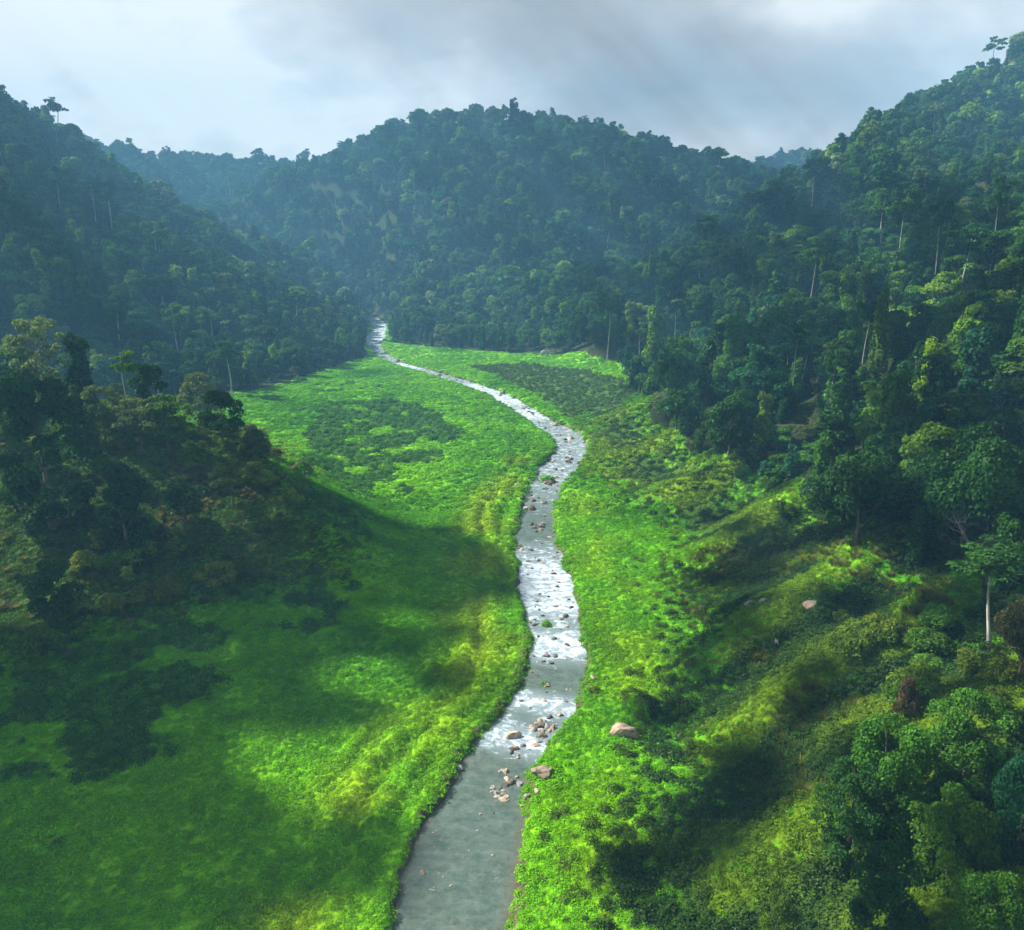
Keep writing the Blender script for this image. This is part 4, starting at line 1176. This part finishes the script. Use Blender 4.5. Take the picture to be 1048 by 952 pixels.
BIG = [(640, 752, 26, 'pink_granite', 'large split pinkish boulder alone on the bright right bank', .8), (555, 792, 22, 'pink_granite', 'long pinkish boulder half in the water at the right bank', .55),
       (526, 760, 17, 'pink_granite', 'pinkish boulder in midstream beside the white rapid', .7), (553, 760, 12, 'pink_granite', 'rounded pink rock right of the midstream boulder', .7),
       (545, 752, 10, 'pink_granite', 'small pink rock between the two midstream boulders', .7), (566, 752, 10, 'pink_granite', 'pink rock at the right water edge above the rapid', .7),
       (561, 763, 9, 'pink_granite', 'squarish pink rock lowest of the cluster beside the rapid', .8), (562, 741, 9, 'wet_stone', 'dark wet rock at the top of the rapid cluster', .6),
       (573, 738, 8, 'pink_granite', 'pink rock on the right bank above the rapid cluster', .7), (470, 787, 13, 'grey_stone', 'whitish grey boulder on the left bank by the water', .6),
       (433, 902, 8, 'pink_granite', 'lone orange-brown rock in the calm water at the bottom', .7), (475, 884, 6, 'wet_stone', 'small dark rock in the calm lower stream', .6),
       (492, 841, 6, 'pink_granite', 'small rock sticking out of calm water left of the row', .6), (505, 840, 5, 'wet_stone', 'dark rock at the right end of the row in calm water', .6),
       (540, 816, 10, 'grey_stone', 'pale rock at the right water edge below the long boulder', .6), (549, 811, 8, 'pink_granite', 'pink rock just above the pale edge rock', .6),
       (534, 826, 6, 'pink_granite', 'lowest small rock on the right water edge', .6), (607, 694, 8, 'pink_granite', 'pink rock on the right bank where the stream is widest', .6),
       (607, 787, 4, 'grey_stone', 'tiny white stone in the grass below the large boulder', .8), (830, 624, 27, 'pink_granite', 'big brown round boulder on the right shrubby slope', .75),
       (768, 619, 13, 'grey_stone', 'low grey-brown rock left of the brown boulder, left of a pair', .6), (781, 617, 11, 'grey_stone', 'low grey-brown rock left of the brown boulder, right of a pair', .6),
       (794, 660, 9, 'grey_stone', 'small whitish rock beside a dark bush on the right slope', .9), (559, 363, 11, 'grey_stone', 'grey boulder at the far forest edge beyond the meadow', .7),
       (514, 404, 8, 'wet_stone', 'dark boulder on the bank of the upper stream', .6), (400, 938, 8, 'wet_stone', 'dark rock on the muddy left bank at the bottom edge', .6),
       (568, 438, 12, 'pink_granite', 'brownish flat rocks bar at the stream bend', .4), (584, 452, 9, 'pink_granite', 'pink rock in midstream at the bend', .5),
       (530, 498, 7, 'pink_granite', 'small pink rock on the left bank below the bend', .7), (578, 636, 9, 'wet_stone', 'reddish wet rock in mid stream below the rapid', .5)]
for i, (u, v, w_, mt, lb, fl_) in enumerate(BIG):
    rock(u, v, w_, mt, lb, name='boulder' if w_ > 12 else 'rock', cat='boulder' if w_ > 12 else 'rock', flat=fl_, seed=i + 1, elong=1.5 if w_ == 22 else 1)
# the many small stones of the bed
g = random.Random(5); cnt = 0
zones = [(372, 470, 50, (3, 7)), (470, 600, 75, (2.5, 8)), (600, 735, 62, (2.5, 8)), (735, 830, 55, (3, 11)), (830, 940, 28, (2, 5))]
bv = np.array([b[0] for b in BANKS][::-1]); bl = np.array([b[1] for b in BANKS][::-1]); br = np.array([b[2] for b in BANKS][::-1])
for (v0, v1, nn_, (s0, s1)) in zones:
    for k in range(nn_):
        v = g.uniform(v0, v1); a_, b_ = np.interp(v, bv, bl), np.interp(v, bv, br)
        f = g.uniform(0.03, 0.97)
        if 735 < v < 830: f = g.uniform(.6, 1.0)
        where = 'upper stream beyond the bend' if v < 470 else 'stream between bend and rapids' if v < 600 else 'middle stretch above the rock cluster' if v < 735 else 'rock cluster along the right bank' if v < 830 else 'calm lower stream'
        mt = g.choice(['wet_stone', 'wet_stone', 'wet_stone', 'pink_granite', 'grey_stone'] if v < 735 else ['wet_stone', 'pink_granite', 'pink_granite', 'grey_stone'])
        rock(a_ + (b_ - a_) * f, v, g.uniform(s0, s1) * (0.8 if v < 470 else 1), mt, 'small stone showing above the water in the ' + where, 'stones of the ' + where, flat=g.uniform(.35, .7), seed=cnt, elong=g.uniform(.8, 1.3), sink=.35)
        cnt += 1

# ------------------------------------------------------------------ unseen cloud lumps, added and laid out to shade chosen parts of the valley


FLOOR = HP((395, 366), (470, 385), (560, 372), (600, 395), (648, 396), (690, 455), (740, 478), (760, 520), (730, 570), (760, 600), (735, 650), (690, 700), (680, 780), (640, 860), (590, 950)) + [(8, 10), (-12, 30)] + \
    HP((400, 949), (330, 949), (420, 850), (500, 730), (530, 600), (500, 560), (440, 545), (400, 520), (300, 440), (250, 440), (250, 425), (330, 415), (420, 395))
STREAKS = [HP((380, 616), (480, 622), (525, 590), (530, 660), (515, 710), (470, 760), (400, 830), (330, 860), (285, 805), (225, 760), (225, 722), (300, 732), (350, 748), (440, 750), (480, 712), (470, 690), (490, 645), (440, 640), (380, 634)),
           HP((335, 672), (424, 670), (470, 650), (495, 665), (440, 712), (350, 704)), HP((208, 664), (250, 664), (244, 692), (208, 692)), HP((0, 820), (60, 815), (40, 862), (0, 868)),
           HP((170, 742), (200, 735), (200, 760), (165, 768))]
BOTTOM = HP((0, 860), (60, 840), (250, 790), (400, 840), (340, 949), (0, 949)) + [(-110, 40)]
LS = HP((0, 650), (100, 640), (200, 615), (290, 585), (330, 550), (360, 520), (400, 540), (480, 525), (530, 560), (525, 640), (500, 700), (430, 740), (300, 800), (0, 870)) + [(-160, 100)]


def shade(x, y):
    """how thickly added lumps block the sun over a place: 0 none, 1 closed"""
    x1, y1 = wob(x, y, 3, 12, 151)
    n = fbm(x, y, 60, 3, 152); n2 = fbm(x, y, 24, 3, 153); nb = fbm(x, y, 150, 2, 154)
    s = np.zeros(np.shape(x))
    s = np.where((x > 40) & (y < 640), np.where(y > 330, 0.36 * sstep(30, 330, x), 0.12) + np.where(y > 330, 0.2, 0.45) * sstep(0.12, 0.32, n), s)                    # right slope
    s = np.where((x > 14) & (y < 150), 0.12 + 0.40 * (n2 > 0.15), s)                   # the humps
    s = np.where((x < -60) & (y > 300) & (y < 640), 0.38 * sstep(-60, -260, x), s)
    s = np.where(y > 640, 0.14 + 0.12 * sstep(-100, 400, x), s)
    s = np.where((x > 34) & (y < 105), 0.14, s)
    s = np.where(inpoly(LS, x1, y1), 0.93, s)
    s = np.where(inpoly(LS, x1, y1) & (x < -48) & (y > 128), 0.0, s)
    s = np.where(inpoly(BOTTOM, x1, y1), 0.78, s)
    for p in STREAKS: s = np.where(inpoly(p, x1, y1), 0.0, s)
    return np.where(inpoly(FLOOR, x1, y1), 0.0, s)


SHADE_CLOUD_Z = float(HZ.max()) + 35 + 60
print('cloud base', SHADE_CLOUD_Z)


def shade_clouds():
    import bmesh
    g = np.random.default_rng(9)
    m = []
    bm = bmesh.new(); bmesh.ops.create_icosphere(bm, subdivisions=2, radius=1.0)
    bm.verts.ensure_lookup_table(); sv = np.array([v.co[:] for v in bm.verts]); sf = np.array([[v.index for v in f.verts] for f in bm.faces]); bm.free()
    for (x0, x1, y0, y1, sp, rr, alt) in ((-190, 110, 20, 300, 5.5, 4.6, SHADE_CLOUD_Z), (-260, -190, 20, 300, 9, 8, SHADE_CLOUD_Z + 40), (110, 330, 20, 300, 9, 8, SHADE_CLOUD_Z + 40), (-300, 330, 300, 640, 9, 8.0, 620), (-700, 800, 640, 1500, 16, 11, 700)):
        A, B = np.meshgrid(np.arange(x0, x1, sp), np.arange(y0, y1, sp)); A = A + g.uniform(-.3, .3, A.shape) * sp; B = B + g.uniform(-.3, .3, B.shape) * sp
        A, B = A.ravel(), B.ravel(); s_ = g.random(len(A)) < shade(A, B)
        A, B = A[s_], B[s_]
        zz = g.uniform(-14, 14, len(A))
        kk = (alt + zz) / to_sun.z
        Cc = np.stack([A + to_sun.x * kk, B + to_sun.y * kk, alt + zz], 1)
        rad = rr * g.uniform(.8, 1.25, len(A))
        V = Cc[:, None, :] + sv[None] * (rad[:, None, None] * np.array([1, 1, .8])); 
        Q = sf[None] + (np.arange(len(A)) * len(sv))[:, None, None]
        me = mesh_np('cloud', V.reshape(-1, 3), Q.reshape(-1, 3), ['shade_cloud_white'], smooth=True)
        link('cloud', me, kind='structure', label='unseen white puffs added high over the valley to shade parts of it', cat='cloud')


m, nt, L, out = newmat('shade_cloud_white')
d = N(nt, 'ShaderNodeBsdfDiffuse'); d.inputs[0].default_value = (.8, .8, .8, 1)
t = N(nt, 'ShaderNodeBsdfTranslucent'); t.inputs[0].default_value = (.8, .8, .8, 1)
ms = N(nt, 'ShaderNodeMixShader'); ms.inputs[0].default_value = .35; L(d.outputs[0], ms.inputs[1]); L(t.outputs[0], ms.inputs[2]); L(ms.outputs[0], out.inputs[0])
shade_clouds()

# ------------------------------------------------------------------ haze


def haze():
    zmin = float(HZ.min()) - 1.5; ztop = float(HZ.max()) + 35
    x0, x1, y0, y1 = gx[0] - 20, gx[-1] + 20, gy[0] - 20, gy[-1] + 20
    v = [(a, b, c) for c in (zmin, ztop) for b in (y0, y1) for a in (x0, x1)]
    f = [(0, 2, 3, 1), (4, 5, 7, 6), (0, 1, 5, 4), (2, 6, 7, 3), (0, 4, 6, 2), (1, 3, 7, 5)]
    print('haze top', ztop)
    m, nt, L, out = newmat('haze')
    pv = N(nt, 'ShaderNodeVolumePrincipled'); pv.inputs['Density'].default_value = 0.00046
    pv.inputs['Color'].default_value = (0.22, 0.56, 0.92, 1); pv.inputs['Anisotropy'].default_value = 0.0
    L(pv.outputs[0], out.inputs['Volume'])
    me = bpy.data.meshes.new('haze'); me.from_pydata(v, [], f); me.materials.append(m)
    link('haze', me, kind='stuff', label='thin blue haze filling the valley air', cat='haze')


haze()
